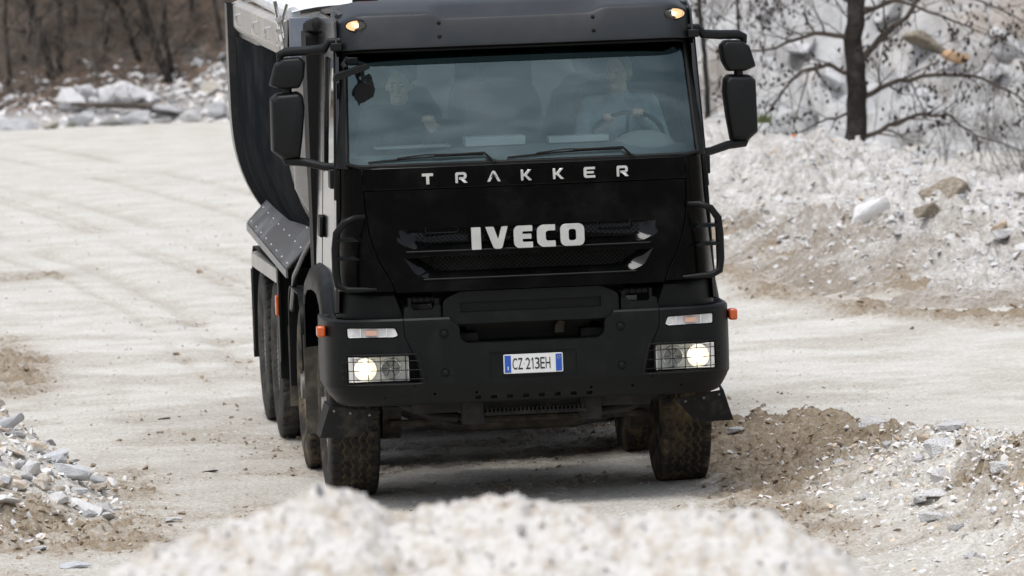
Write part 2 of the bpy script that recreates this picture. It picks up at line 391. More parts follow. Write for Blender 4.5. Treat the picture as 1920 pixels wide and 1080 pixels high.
BERM = [(1.45, 5.3), (1.75, 3.9), (2.15, 3.3), (2.45, 2.8), (2.60, 1.7), (2.72, .5), (2.86, -.6), (2.92, -2.7), (3.0, -7)]
BERM_H = [.05, .16, .24, .24, .22, .30, .36, .42, .42]
def ground_z(X, Y, full=True):
    f1 = fbm(X, Y, .35, 3, 1)-.5
    z = .07*f1*sstep(2.0, 4.5, np.abs(X))+.012*(fbm(X, Y, 2.2, 3, 5)-.5)
    # churned dirt mask
    n = fbm(X, Y, 1.1, 4, 9); n2 = fbm(X, Y, 3.5, 3, 12)
    dirt = .04+.30*sstep(.45, .68, n)
    dirt = dirt+.24*sstep(9, 1, Y)*(.5+n2)
    dirt = dirt*(1-.6*sstep(14, 30, Y))-.10*sstep(2.6, 3.2, X)*sstep(14, 8, Y)
    for (cx, cy, rx, ry, a) in ((-2.95, 13.6, .40, 3.4, .75), (-2.6, 25.2, .7, .8, .55), (-2.42, 3.0, .25, 1.2, .28), (-3.0, -.4, .65, 1.1, .6), (-2.45, .9, .3, 1.2, .18), (-1.6, 3.6, 1.3, .7, .08),
                                (1.75, 3.4, .75, 1.7, .75), (1.5, 1.3, .42, 1.7, .62), (2.1, 1.5, .55, 1.6, .6), (1.35, -1.6, .35, 1.8, .6), (2.55, -2.6, .22, 1.2, .9)):
        d = ((X-cx)/rx)**2+((Y-cy)/ry)**2
        dirt = dirt+a*np.exp(-d*d)*(.35+1.1*n2)
    bd, bs, bp = polydist(X, Y, BERM)
    bh = np.interp(bp, range(len(BERM)), BERM_H)
    prof = np.where(bs > 0, np.exp(-(bd/.33)**2), np.exp(-(bd/.33)**2)) 
    inner = np.exp(-(bd/.85)**2)
    left = (bs > 0)
    prof = np.where(left, inner, prof)
    lump = .6+.8*fbm(X, Y, 2.6, 3, 22)
    z = z+bh*prof*lump
    dirt = dirt+.6*prof*sstep(.2, 1.8, Y)*(.5+n2)
    gv = np.where(left, np.exp(-(bd/1.0)**2), np.exp(-(bd/.35)**2))*sstep(1.9, .5, Y-.7*(X-2.4)); dirt = dirt*(1-.6*gv)+.45*gv*sstep(.48, .66, fbm(X, Y, 1.6, 3, 47))
    # heap at the lower left
    d = np.hypot((X+3.75)/1.15, (Y-2.3)/3.0); heap = np.clip(1-d, 0, 1)*.90
    dirt = dirt-.5*sstep(0, .15, heap)*sstep(.3, 1.2, Y)
    z = z+heap*(.75+.5*fbm(X, Y, 2.5, 3, 30))
    # ruts on the left road
    for c, dep, cv, wd in ((-.98, .034, .0030, .12), (-1.42, .016, .0034, .07), (-.20, .016, .0024, .10), (-.02, .016, .0024, .05), (.62, .026, .0026, .14), (1.5, .02, .0020, .10), (2.3, .02, .0018, .12)):
        xc = c-.030*(Y-12)-cv*np.maximum(Y-15, 0)**2+.25*(fbm(X*0+c, Y, .09, 2, 41)-.5)
        g = np.exp(-((X-xc+.10*(fbm(X, Y, .9, 2, 40)-.5))/wd)**2)*sstep(8, 13, Y)*sstep(.30, .55, fbm(X, Y, .25, 2, 43))
        z = z-dep*g*(.6+.8*n2); dirt = dirt+.26*g
    # churned bands beside the right road
    for pl, wd, a, h in (([(4.1, 25), (4.55, 22.5), (4.75, 19), (5.0, 16.7), (5.9, 15.6)], .42, 1.0, .17), ([(3.72, 21.5), (3.92, 17), (4.35, 14.9), (5.2, 13.6), (7, 12.4)], .30, .75, .08)):
        dd, _, _ = polydist(X, Y, pl); g = np.exp(-(dd/wd)**2)*(.35+1.1*fbm(X, Y, 1.8, 3, 44))
        dirt = dirt+a*g; z = z+h*g
    dirt = np.clip(dirt, 0, 1)
    near = sstep(14, 7, Y)
    c1, i1 = cells(X, Y, 9, 3); c2, i2 = cells(X, Y, 21, 8); c3, _ = cells(X, Y, 4.5, 60)
    keep = 1-.75*np.exp(-((np.abs(X)-1.05)/.28)**2)*sstep(-.5, 1, Y)*sstep(9, 8, Y)
    rough = sstep(.32, .85, dirt)
    z = z+gv*(.055*(c1-.4)+.026*(c2-.4)+.07*(c3-.5))
    z = z+keep*(rough*(.062*(c1-.5)+.016*(c2-.4)+.05*(c3-.5)*sstep(.6, 1, dirt)))
    # scattered flat crumbs in the packed road
    z = z+keep*.012*sstep(.80, .95, i1)*sstep(.45, .9, c1)*near
    z = z+(.010*(fbm(X, Y, 9, 4, 50)-.5)+.006*(c2-.5)*sstep(.25, .5, n))*keep
    far = sstep(8, 14, Y)*.02*sstep(.9, .97, i1)*rough
    dirt = dirt*(.85+.35*i2)
    # sink under the rubble bank and at the far edge
    return z+far, {'mud': np.clip(dirt, 0, 1)-.02}
def gz(x, y): return float(ground_z(np.array([[float(x)]]), np.array([[float(y)]]))[0][0, 0])

M_ground = mat('white_quarry_dust', (.66, .645, .60), .92, spec=.2, col2=(.53, .51, .46), nscale=1.7, nlo=.38, nhi=.70, bump=.02, bscale=26, grain=.30, gscale=42, attr='mud', acol=(.27, .215, .15), detail=9)
M_bank = mat('marble_rubble', (.67, .66, .64), .9, spec=.2, col2=(.48, .455, .42), nscale=5, nlo=.40, nhi=.64, bump=.03, bscale=22, grain=.30, gscale=26, attr='mud', acol=(.25, .21, .16), detail=9)
M_slope = mat('quarry_marble', (.46, .465, .465), .85, spec=.2, col2=(.24, .235, .225), nscale=1.3, nlo=.47, nhi=.70, bump=.03, bscale=9, attr='mud', acol=(.30, .21, .13))
M_litter = mat('leaf_litter', (.21, .155, .118), .95, spec=.1, col2=(.07, .058, .050), nscale=4, nlo=.38, nhi=.60, bump=.05, bscale=14, attr='mud', acol=(.50, .49, .48))
M_forest = mat('wooded_hill', (.055, .048, .040), .95, spec=.1, col2=(.13, .11, .09), nscale=.06, nlo=.4, nhi=.65)

def spaced(*seg):
    out = []
    for a, b, st in seg: out += list(np.arange(a, b, st))
    return np.array(out+[seg[-1][1]])
g_ = field('ground', spaced((-9, -4, .08), (-4, 4.2, .024), (4.2, 12, .06)), spaced((-22, -8, .15), (-8, 7, .025), (7, 34, .07), (34, 62, .12)), ground_z, M_ground)
tag(g_, kind='structure')

# rubble bank on the right, behind the truck
FOOT = [(3.3, 34), (3.75, 27), (3.85, 22), (4.05, 18.4), (4.55, 16), (5.6, 14.6), (8, 13.4), (13, 12)]
def bank_z(X, Y):
    d, s, p = polydist(X, Y, FOOT); s = -s
    sd = d*s
    sd = sd+.5*(fbm(X, Y, .9, 3, 70)-.5)
    z = np.interp(sd, [-1.5, -.15, .1, .7, 1.8, 2.6, 3.4, 5.5, 8], [-.35, -.06, .03, .24, .66, .80, .70, .0, -.5])
    z = z*np.where(z > 0, np.interp(X, [4, 5.2, 5.9, 6.6, 8], [1.06, 1.04, .90, .64, .35]), 1)
    z = z*(.84+.5*(fbm(X, Y, .55, 2, 71)-.3))+.22*(fbm(X, Y, 1.3, 4, 72)-.5)*sstep(.2, 1., sd)
    c1, i1 = cells(X, Y, 7, 73); c2, i2 = cells(X, Y, 16, 74); c3, i3 = cells(X, Y, 3, 75)
    r = sstep(0, .9, sd)
    z = z+r*(.11*(c1-.5)+.05*(c2-.4)+.17*(c3-.5)*sstep(.8, 1.5, sd))+(1-r)*.02*(c2-.4)
    mud = .10+.42*sstep(.50, .68, fbm(X, Y, .9, 3, 77))+.5*sstep(1.0, .1, sd)+.30*sstep(1.9, .9, sd)*(.4+1.2*fbm(X, Y, 1.4, 2, 78))-.35*sstep(1.7, 2.4, sd)-.15*(i1 > .7)
    return z, {'mud': np.clip(mud, 0, 1)-.12}
b_ = field('rubble_bank', spaced((2.6, 9.5, .035), (9.5, 16, .12)), spaced((11, 32, .05), (32, 40, .2)), bank_z, M_bank)
tag(b_, kind='structure')

# quarry slope beyond it
def slope_z(X, Y):
    z = np.interp(Y, [36, 38, 41, 44.8, 46, 47, 90], [-.6, -.25, .12, .32, .62, 1.15, 24.8])+1.2*(fbm(X, Y, .18, 3, 80)-.5)*sstep(39, 45, Y)
    c1, i1 = cells(X, Y, .75, 81, 1.6); c2, i2 = cells(X, Y, 1.9, 82, 1.6); c3, _ = cells(X, Y, 4.5, 83)
    z = z+(.75*(c1-.5)+.30*(c2-.5))*sstep(38, 44, Y)+.10*(c3-.5)
    mud = .35*sstep(.5, .7, fbm(X, Y, .35, 3, 84))+.25*(i2 > .82)-.05
    for cx, cy, rx, ry, a in ((9.5, 49.1, .38, .9, 1.1), (9.95, 48.1, .28, .5, 1.3), (8.9, 50, .5, .6, .5)):
        mud = mud+a*np.exp(-((X-cx)/rx)**2-((Y-cy)/ry)**2)
    e_ = sstep(3, 6.8, X); z = z*e_-.56*(1-e_)
    return z, {'mud': np.clip(mud, 0, 1)-.1}
s_ = field('quarry_slope', spaced((3.0, 15, .09), (15, 40, .5)), spaced((36, 55, .09), (55, 90, .6)), slope_z, M_slope)
tag(s_, kind='structure')

# leaf-covered hillside at the far left
def hill_z(X, Y):
    e = 58.6+.25*np.sin(X*1.3)-.12*(X+1)-.25*sstep(.6, 1.6, X)
    t = Y-e
    z = np.interp(t, [-2, 0, .6, 2.2, 8, 40], [-.3, 0, .25, .78, 4.2, 24])*(1+.25*sstep(0, 1.5, X)*(t < 4))+.35*(fbm(X, Y, .7, 4, 90)-.5)*sstep(0, 1, t)
    c, i = cells(X, Y, 5, 91); z = z+.08*(c-.5)*sstep(-.2, .3, t)
    mud = .9*sstep(.9, .2, t)+.35*sstep(.56, .66, fbm(X, Y, .9, 3, 92))*sstep(4, 1.2, t)
    return z, {'mud': np.clip(mud, 0, 1)-.1}
h_ = field('hillside', spaced((-50, -14, .8), (-14, -3.5, .2), (-3.5, 6, .06)), spaced((56.5, 64, .05), (64, 98, .5)), hill_z, M_litter)
tag(h_, kind='structure')

# outer land; unseen dark hills added so paint and glass reflect dark
def added_land_z(X, Y):
    r = np.hypot(X, Y+20)
    z = -.9+.5*(fbm(X, Y, .05, 3, 100)-.5)
    inn = (X > -8.8)*(X < 11.8)*(Y > -21.8)*(Y < 61.8)
    z = np.where(inn, -1.3, np.where(r < 75, -.12+.2*(fbm(X, Y, .2, 3, 101)-.5), z))
    up_ = np.clip(r-75, 0, None)
    z = z+up_*.30*(.7+.6*fbm(X, Y, .012, 4, 102))
    z = np.minimum(z, 120+60*fbm(X, Y, .01, 3, 103))
    return z, {'mud': np.zeros_like(X)}
def ring(a, b, n): return list(np.sinh(np.linspace(np.arcsinh(a/20), np.arcsinh(b/20), n))*20)
ax_ = np.array(ring(-900, 900, 150))
M_added_land = mat('added_land_ground', (.64, .62, .58), .95, spec=.15, col2=(.5, .47, .42), nscale=.3)
vt = M_added_land.node_tree; geo = vt.nodes.new('ShaderNodeNewGeometry'); sp_ = vt.nodes.new('ShaderNodeSeparateXYZ'); vt.links.new(geo.outputs['Position'], sp_.inputs[0])
mr_ = vt.nodes.new('ShaderNodeMapRange'); mr_.inputs['From Min'].default_value = .6; mr_.inputs['From Max'].default_value = 4; vt.links.new(sp_.outputs['Z'], mr_.inputs['Value'])
mxv = vt.nodes.new('ShaderNodeMix'); mxv.data_type = 'RGBA'; bs_ = vt.nodes['Principled BSDF']
vt.links.new(bs_.inputs['Base Color'].links[0].from_socket, mxv.inputs[6])
nz_ = vt.nodes.new('ShaderNodeTexNoise'); nz_.inputs['Scale'].default_value = .12; nz_.inputs['Detail'].default_value = 8; vt.links.new(geo.outputs['Position'], nz_.inputs['Vector'])
rmp = vt.nodes.new('ShaderNodeValToRGB'); rmp.color_ramp.elements[0].position = .4; rmp.color_ramp.elements[0].color = (.03, .032, .024, 1); rmp.color_ramp.elements[1].position = .62; rmp.color_ramp.elements[1].color = (.12, .10, .08, 1)
vt.links.new(nz_.outputs['Fac'], rmp.inputs[0]); vt.links.new(rmp.outputs[0], mxv.inputs[7]); vt.links.new(mr_.outputs[0], mxv.inputs[0]); vt.links.new(mxv.outputs[2], bs_.inputs['Base Color'])
v_ = field('added_terrain', ax_, ax_-20, added_land_z, M_added_land); tag(v_, kind='structure')

# foreground gravel mound, close to the camera
MX = [-6.5, -5.2, -4.2, -3.49, -3.27, -2.94, -2.80, -2.66, -2.54, -2.33, -2.17, -2.02, -1.83, -1.6, -1.44, -1.35, -1.27, -1.13, -.99, -.3, .8, 2]
MZ = [0, .9, 1.60, 1.975, 2.055, 2.14, 2.20, 2.17, 2.10, 2.115, 2.14, 2.105, 2.045, 2.09, 2.08, 2.085, 2.02, 1.935, 1.825, 1.25, .4, -.3]
def mound_z(X, Y):
    yc = -21.7+.25*np.sin(X*1.9)
    c = np.interp(X, MX, MZ); d = np.abs(Y-yc)
    z = c-np.where(d < .25, d*d*.7, .044+(d-.25)*.62)
    c1, i1 = cells(X, Y, 16, 110); c2, i2 = cells(X, Y, 36, 111); c3, i3 = cells(X, Y, 6, 112)
    z = z+.032*(c1-.5)+.016*(c2-.5)+.028*(c3-.6)
    mud = .05+.35*sstep(.54, .70, fbm(X, Y, 7, 3, 113))+.40*(i1 > .90)
    return np.maximum(z, -.4), {'mud': np.clip(mud, 0, 1)-.15}
M_mound = mat('white_gravel', (.63, .615, .59), .9, spec=.2, col2=(.48, .43, .36), nscale=13, nlo=.48, nhi=.66, bump=.01, bscale=40, attr='mud', acol=(.36, .29, .20))
m_ = field('gravel_mound', spaced((-7, -3.9, .06), (-3.9, -.6, .012), (-.6, 2.5, .06)), spaced((-26, -23.2, .06), (-23.2, -20.9, .012), (-20.9, -18, .06)), mound_z, M_mound)
tag(m_, kind='structure')

# ---------------------------------------------------------------- rocks
def rock_mesh(seed, n=16, flat=1., rough=.0):
    r = random.Random(seed); bm = bmesh.new()
    for i in range(n):
        v = Vector((r.gauss(0, 1), r.gauss(0, 1), r.gauss(0, 1))).normalized()*r.uniform(.8, 1.05)
        v = Vector([max(-.78, min(.78, c)) for c in v])
        bm.verts.new((v.x, v.y*r.uniform(.7, 1), v.z*flat))
    res = bmesh.ops.convex_hull(bm, input=bm.verts)
    for v in [v for v in bm.verts if not v.link_faces]: bm.verts.remove(v)
    bmesh.ops.dissolve_limit(bm, angle_limit=R(14), verts=bm.verts, edges=bm.edges)
    return bm
def stone_mat(name, mode, k=1.0):
    m = bpy.data.materials.new(name); m.use_nodes = True; t = m.node_tree; L = t.links.new; b = t.nodes['Principled BSDF']
    b.inputs['Roughness'].default_value = .82; b.inputs['Specular IOR Level'].default_value = .25
    if mode == 'obj': a = t.nodes.new('ShaderNodeObjectInfo').outputs['Random']
    else:
        n = t.nodes.new('ShaderNodeAttribute'); n.attribute_name = 'tone'; a = n.outputs['Fac']
    rp = t.nodes.new('ShaderNodeValToRGB'); cr = rp.color_ramp
    for i, (p, c) in enumerate([(0, (.80, .80, .81)), (.5, (.74, .745, .76)), (.70, (.62, .64, .67)), (.84, (.72, .67, .60)), (.95, (.62, .50, .38)), (1, (.50, .45, .38))]):
        e = cr.elements[i] if i < 2 else cr.elements.new(p)
        e.position = p; e.color = (c[0]*k, c[1]*k*.985, c[2]*k*.96, 1)
    L(a, rp.inputs[0])
    tc = t.nodes.new('ShaderNodeTexCoord'); n = t.nodes.new('ShaderNodeTexNoise'); n.inputs['Scale'].default_value = 3.2 if mode == 'obj' else 9; n.inputs['Detail'].default_value = 9; n.inputs['Roughness'].default_value = .7
    L(tc.outputs['Object'], n.inputs['Vector'])
    mr = t.nodes.new('ShaderNodeMapRange'); mr.inputs['From Min'].default_value = .52; mr.inputs['From Max'].default_value = .72; mr.inputs['To Max'].default_value = .35; L(n.outputs['Fac'], mr.inputs['Value'])
    mx = t.nodes.new('ShaderNodeMix'); mx.data_type = 'RGBA'; mx.inputs[7].default_value = (.36, .32, .27, 1)
    L(rp.outputs[0], mx.inputs[6]); L(mr.outputs[0], mx.inputs[0]); L(mx.outputs[2], b.inputs['Base Color'])
    bp = t.nodes.new('ShaderNodeBump'); bp.inputs['Distance'].default_value = .03; n2 = t.nodes.new('ShaderNodeTexNoise'); n2.inputs['Scale'].default_value = 9; n2.inputs['Detail'].default_value = 8
    L(tc.outputs['Object'], n2.inputs['Vector']); L(n2.outputs['Fac'], bp.inputs['Height']); L(bp.outputs[0], b.inputs['Normal'])
    return m
M_stone = stone_mat('marble_stone', 'obj'); M_gravel = stone_mat('marble_gravel', 'attr'); M_gravel2 = stone_mat('bank_gravel', 'attr', .82)
ROCKS = []
for i in range(10):
    bm = rock_mesh(100+i, 13+i % 4*2, (.35, .6, .8)[i % 3])
    bmesh.ops.bevel(bm, geom=list(bm.edges), offset=.035, segments=1, affect='EDGES')
    bmesh.ops.triangulate(bm, faces=bm.faces)
    bmesh.ops.subdivide_edges(bm, edges=bm.edges, cuts=2, use_grid_fill=True)
    for v in bm.verts:
        c = v.co; k = .05*(math.sin(c.x*7+i)*math.sin(c.y*8+1.3*i)+math.sin(c.z*9+c.x*5))+.03*math.sin(c.x*19+c.y*17)*math.sin(c.z*21)
        v.co += c.normalized()*k*.6
    me = bpy.data.meshes.new('rock'); bm.to_mesh(me); bm.free()
    me.polygons.foreach_set('use_smooth', [True]*len(me.polygons)); me.set_sharp_from_angle(angle=R(24)); me.materials.append(M_stone); ROCKS.append(me)
def rock(x, y, z, s, label, group=None, k=None, sq=(1, 1, 1), rot=None, name='rock', m=None):
    o = bpy.data.objects.new(name, ROCKS[(k if k is not None else random.randrange(10)) % 10])
    o.location = (x, y, z); o.scale = (s*sq[0], s*sq[1], s*sq[2])
    o.rotation_euler = rot or (random.uniform(-.4, .4), random.uniform(-.4, .4), random.uniform(0, 6.28))
    link(o)
    if m: 
        o.data = o.data.copy(); o.data.materials[0] = m
    return tag(o, label, 'rock', group)
def gravel(name, label, zf, pts, s0, s1, cat='gravel', tone=(0, 1), sink=.35, m=None):
    """loose stones: many small faceted pieces in one object"""
    protos = []
    for i in range(6):
        bm = rock_mesh(500+i, 9, (.5, .7, .9)[i % 3]); bmesh.ops.triangulate(bm, faces=bm.faces)
        bm.verts.ensure_lookup_table(); bm.verts.index_update()
        protos.append((np.array([v.co[:] for v in bm.verts]), np.array([[v.index for v in f.verts] for f in bm.faces]))); bm.free()
    X, Y = pts; N = len(X); Z = zf(X[None], Y[None]); Z = (Z[0] if isinstance(Z, tuple) else Z)[0]
    VV = []; FF = []; TT = []; o = 0
    S = s0+(s1-s0)*rng.random(N)**2.6; tn = tone[0]+(tone[1]-tone[0])*rng.random(N)
    for i in range(N):
        pv, pf = protos[i % 6]
        q = Matrix.Rotation(rng.random()*6.28, 3, 'Z') @ Matrix.Rotation((rng.random()-.5)*1.4, 3, 'X') @ Matrix.Rotation((rng.random()-.5)*1.4, 3, 'Y')
        v = (pv*S[i]*np.array([1, .6+.5*rng.random(), .8])) @ np.array(q).T+np.array([X[i], Y[i], Z[i]+S[i]*(.5-sink)])
        VV.append(v); FF.append(pf+o); TT.append(np.full(len(v), tn[i])); o += len(v)
    ob = np_mesh(name, np.concatenate(VV), np.concatenate(FF), m or M_gravel, smooth=False, attrs={'tone': np.concatenate(TT)})
    return tag(ob, label, cat, kind='stuff')
M_clod = mat('dirt_clod', (.27, .21, .15), .95, spec=.1, col2=(.40, .34, .27), nscale=6)
def scatter(n, x0, x1, y0, y1, dens=None):
    X = rng.uniform(x0, x1, n); Y = rng.uniform(y0, y1, n)
    if dens is not None:
        k = rng.random(n) < dens(X, Y); X, Y = X[k], Y[k]
    return X, Y
def d_berm(X, Y):
    d, s, p = polydist(X, Y, BERM)
    a = np.where(s > 0, np.exp(-(d/.8)**2), np.exp(-(d/.32)**2))
    return a*(.12+.88*sstep(2.2, .6, Y-.7*(X-2.4)))*sstep(6, 4, Y)
gravel('loose_gravel', 'loose white and ochre gravel over the low berm at lower right', ground_z, scatter(46000, 1.0, 3.5, -7, 5.5, d_berm), .007, .042, sink=.55)
gravel('loose_gravel', 'small crumbs of stone scattered on the packed road round the truck', ground_z,
       scatter(30000, -3.8, 3.6, -7, 14, lambda X, Y: .22+.5*sstep(-1.5, -2.6, X)*sstep(4, 1, Y)+.4*(vn(X*2, Y*2, 7) > .6)), .0035, .018, tone=(.35, 1), sink=.5, m=M_gravel2)
gravel('loose_gravel', 'scattered crumbs of stone on the bright road surface beyond and beside the truck', ground_z,
       scatter(16000, -4.5, 6.5, 14, 46, lambda X, Y: .25+.5*(vn(X*1.2, Y*.7, 9) > .55)), .006, .028, tone=(.3, 1), sink=.5, m=M_gravel2)
gravel('loose_gravel', 'broken marble bits in the stone heap at the lower left', ground_z,
       scatter(5200, -4.3, -2.4, -.8, 5.2, lambda X, Y: np.exp(-(np.hypot((X+3.6)/1.0, (Y-2.2)/2.2))**4)), .012, .055)
gravel('loose_gravel', 'pale stones covering the rubble bank behind the truck', bank_z,
       scatter(30000, 3.6, 9.0, 12.5, 30, lambda X, Y: sstep(-.2, 1.4, polydist(X, Y, FOOT)[0]*-polydist(X, Y, FOOT)[1])*.9), .010, .062, tone=(0, .92), m=M_gravel2, sink=.6)
gravel('loose_gravel', 'blurred white gravel on the mound nearest the camera', mound_z,
       scatter(9000, -3.9, -.7, -22.9, -20.9), .004, .022, tone=(0, 1), m=M_gravel2, sink=.55)

def mudden(X, Y): return np.clip(ground_z(X[None], Y[None])[1]['mud'][0]*1.5-.45, 0, 1)
gravel('dirt_clods', 'brown crumbly clods of earth churned up beside the road', ground_z, scatter(26000, -4.0, 3.4, -5, 9, lambda X, Y: mudden(X, Y)), .008, .040, 'earth', sink=.4, m=M_clod)
gravel('dirt_clods', 'small clods along the far dirt bands', ground_z, scatter(9000, -3.2, 6.5, 9, 27, lambda X, Y: mudden(X, Y)), .012, .05, 'earth', sink=.4, m=M_clod)
# ================================================================ TRUCK
T = tag(empty('dump_truck'), 'black four-axle dump truck with lit headlights driving along the white quarry road', 'dump truck')

def Wz(z): return 1.125+(3.0-z)*.043                 # cab half width
def plan(x, w=1.19, c=.26, d=.32):                    # plan curve of the cab front
    a = abs(x); y = .045*min(a, w)**3
    if a > w-c:
        t = min((a-(w-c))/c, 1.0); y += d*(1-math.sqrt(max(0, 1-t*t)))
    return y
def lean(z): return np.interp(z, [1.2, 1.38, 2.16, 2.9, 3.2], [.0, 0., .085, .40, .52])
def F(x, z): return float(lean(z))+plan(x, Wz(z)+.005)
def patch(mb, xl, xr, z0, z1, d=.03, off=0, nx=24, nz=10, Ff=F, bulge=0):
    P, Q = [], []
    for j in range(nz+1):
        z = z0+(z1-z0)*j/nz; a, b = xl(z), xr(z); p, q = [], []
        for i in range(nx+1):
            x = a+(b-a)*i/nx; y = Ff(x, z)+off
            p.append((x, y, z)); q.append((x, y+d, z))
        P.append(p); Q.append(q)
    return mb.slab(P, Q)
cst = lambda v: (lambda z: v)
itp = lambda zs, vs: (lambda z: float(np.interp(z, zs, vs)))

# --- cab shell: sides, roof, back, floor
def cab():
    sh = empty('cab'); sh.parent = T
    for s in (-1, 1):
        prof = [(.30, 1.24), (2.06, 1.24), (2.08, 2.2), (2.05, 3.08), (.62, 3.08), (.47, 2.88), (.335, 2.2), (.30, 1.9)]
        hole = rpoly([(.50, 2.20), (1.42, 2.08), (1.42, 2.82), (.66, 2.82)], .06)
        mb = MB().prism(prof, -.03, 0, 'x', holes=[hole])
        mb.v = [(s*(Wz(v[2])+v[0]+.002), v[1], v[2]) for v in mb.v]
        o = obj('side_panel', mb, 'paint_side', T, bevel=.008, smooth=30)
        gl = MB().prism([(.49, 2.19), (1.43, 2.07), (1.43, 2.83), (.65, 2.83)], -.018, -.014, 'x')
        gl.v = [(s*(Wz(v[2])+v[0]), v[1], v[2]) for v in gl.v]
        obj('side_window', gl, 'side_glass', T)
        # door seams, handle, lower trim
        hd = MB().box(0, .03, 1.36, 1.56, 1.66, 1.80); hd.v = [(s*(Wz(v[2])+v[0]), v[1], v[2]) for v in hd.v]
        obj('door_handle', hd, 'plastic', T, bevel=.012)
        tr = MB().prism([(.34, 1.95), (.37, 1.95), (.52, 2.9), (.49, 2.9)], 0, .012, 'x')
        tr.v = [(s*(Wz(v[2])+v[0]), v[1], v[2]) for v in tr.v]
        obj('pillar_trim', tr, 'rubber', T)
        tr = MB().prism([(1.50, 1.28), (1.515, 1.28), (1.515, 2.95), (1.50, 2.95)], 0, .004, 'x')
        tr.v = [(s*(Wz(v[2])+v[0]), v[1], v[2]) for v in tr.v]
        obj('door_seal', tr, 'rubber', T)
        # wind deflector strip
    mb = MB()
    P, Q = [], []
    for y, z in ((.60, 3.150), (.75, 3.172), (1.2, 3.176), (2.05, 3.15)):
        P.append([(x*1.10, y, z-.05*abs(x)**6) for x in np.linspace(-1, 1, 21)]); Q.append([(x*1.10, y, z-.03-.05*abs(x)**6) for x in np.linspace(-1, 1, 21)])
    obj('roof', mb.slab(P, Q), 'visor', T, smooth=40)
    obj('rear_wall', MB().prism([(-1.13, 1.24), (1.13, 1.24), (1.11, 3.09), (-1.11, 3.09)], 2.03, 2.06, 'y', holes=[rpoly([(-.85, 2.35), (-.25, 2.35), (-.25, 2.85), (-.85, 2.85)], .05), rpoly([(.25, 2.35), (.85, 2.35), (.85, 2.85), (.25, 2.85)], .05)]), 'int_grey', T)
    obj('rear_window', MB().box(-.86, -.24, 2.042, 2.048, 2.34, 2.86), 'dark_glass', T); obj('rear_window', MB().box(.24, .86, 2.042, 2.048, 2.34, 2.86), 'dark_glass', T)
    obj('floor_panel', MB().box(-1.10, 1.10, .60, 2.02, 1.26, 1.30), 'int_dark', T)
    e = sh; bpy.data.objects.remove(e)
cab()

# --- hood (bonnet flap) with the two scoops
HZ = [1.375, 1.45, 1.55, 1.62, 1.75, 1.90, 2.015]
HX = [.842, .868, .925, .955, .992, 1.008, 1.010]
hx = itp(HZ, HX)
def scoop(zt, zb, wt, wb, dep=.085):
    # pocket: vertical back, floor sloping up and in, ends sloping in
    mb = MB(); P, Q = [], []
    n = 30
    def ring(y, ww, z0, z1):
        return rpoly([(-wt+ww, z1), (wt-ww, z1), (wb-ww+.02, z0+.035), (wb-ww-.06, z0), (-(wb-ww-.06), z0), (-(wb-ww+.02), z0+.035)], [.01, .01, .03, .05, .05, .03], 5), y
    a, ya = ring(-.06, 0, zb-.0, zt); b, yb = ring(dep, .105, zb+.042, zt-.006)
    m = len(a); vs = [(x, ya, z) for x, z in a]+[(x, yb, z) for x, z in b]
    # straight part in front of the surface keeps the mouth at its size
    vs = [(x, -.05, z) for x, z in a]+[(x, .012+plan(x), z) for x, z in a]+[(x, dep+plan(x)*.7, z) for x, z in b]
    fs = [tuple(range(m))[::-1], tuple(range(2*m, 3*m))]
    for k in (0, 1):
        for i in range(m): fs.append((k*m+i, k*m+(i+1) % m, (k+1)*m+(i+1) % m, (k+1)*m+i))
    return mb.add(vs, fs)
hood = obj('hood', patch(MB(), lambda z: -hx(z)+.004, lambda z: hx(z)-.004, 1.375, 2.008, d=.15, nx=40, nz=16), 'paint', T, smooth=32)
cut(hood, [scoop(1.768, 1.628, .855, .80), scoop(1.592, 1.455, .80, .70)])
bv = hood.modifiers.new('bevel', 'BEVEL'); bv.width = .006; bv.segments = 2; bv.limit_method = 'ANGLE'; bv.angle_limit = R(50)
# mesh inserts in the scoops
def lattice(x0, x1, z0, z1, y, px, pz, r, xr=.0):
    mb = MB(); n = int((x1-x0)/px)
    k = -8
    for sgn in (1, -1):
        for i in range(-12, n+12):
            xa = x0+i*px
            # line from (xa,z0) slope
            dx = (z1-z0)*px/pz*sgn
            a, b = (xa, z0), (xa+dx, z1)
            lo, hi = x0, x1
            t0, t1 = 0, 1
            if b[0] != a[0]:
                ta, tb = (lo-a[0])/(b[0]-a[0]), (hi-a[0])/(b[0]-a[0])
                t0, t1 = max(0, min(ta, tb)), min(1, max(ta, tb))
            if t1-t0 < .05: continue
            p = lambda t: (a[0]+(b[0]-a[0])*t, y+plan(a[0]+(b[0]-a[0])*t)*.7, a[1]+(b[1]-a[1])*t)
            mb.tube([p(t0), p(t1)], r, 4, cap=False)
    return mb
for z0, z1, w in ((1.672, 1.760, .70), (1.500, 1.583, .60)):
    g = obj('grille_mesh', lattice(-w, w, z0, z1, .078, .030, .026, .0018), 'rubber', T, smooth=0)
for s in (-1, 1):
    mb = MB(); pts = rpoly([(.44, 1.775), (.44, 1.738), (.64, 1.738), (.64, 1.775)], [0, .012, .012, 0])
    mb.tube([(s*x, .012+lean(z), z) for x, z in pts], .0042, 6)
    obj('hood_handle', mb, 'plastic', T)
for zz, w in ((1.6245, .765), (1.4515, .665)):
    sl = MB().tube([(x, F(x, zz)-.003, zz) for x in np.linspace(-w, w, 31)], .0055, 6)
    obj('grille_slat', sl, 'plastic', T)
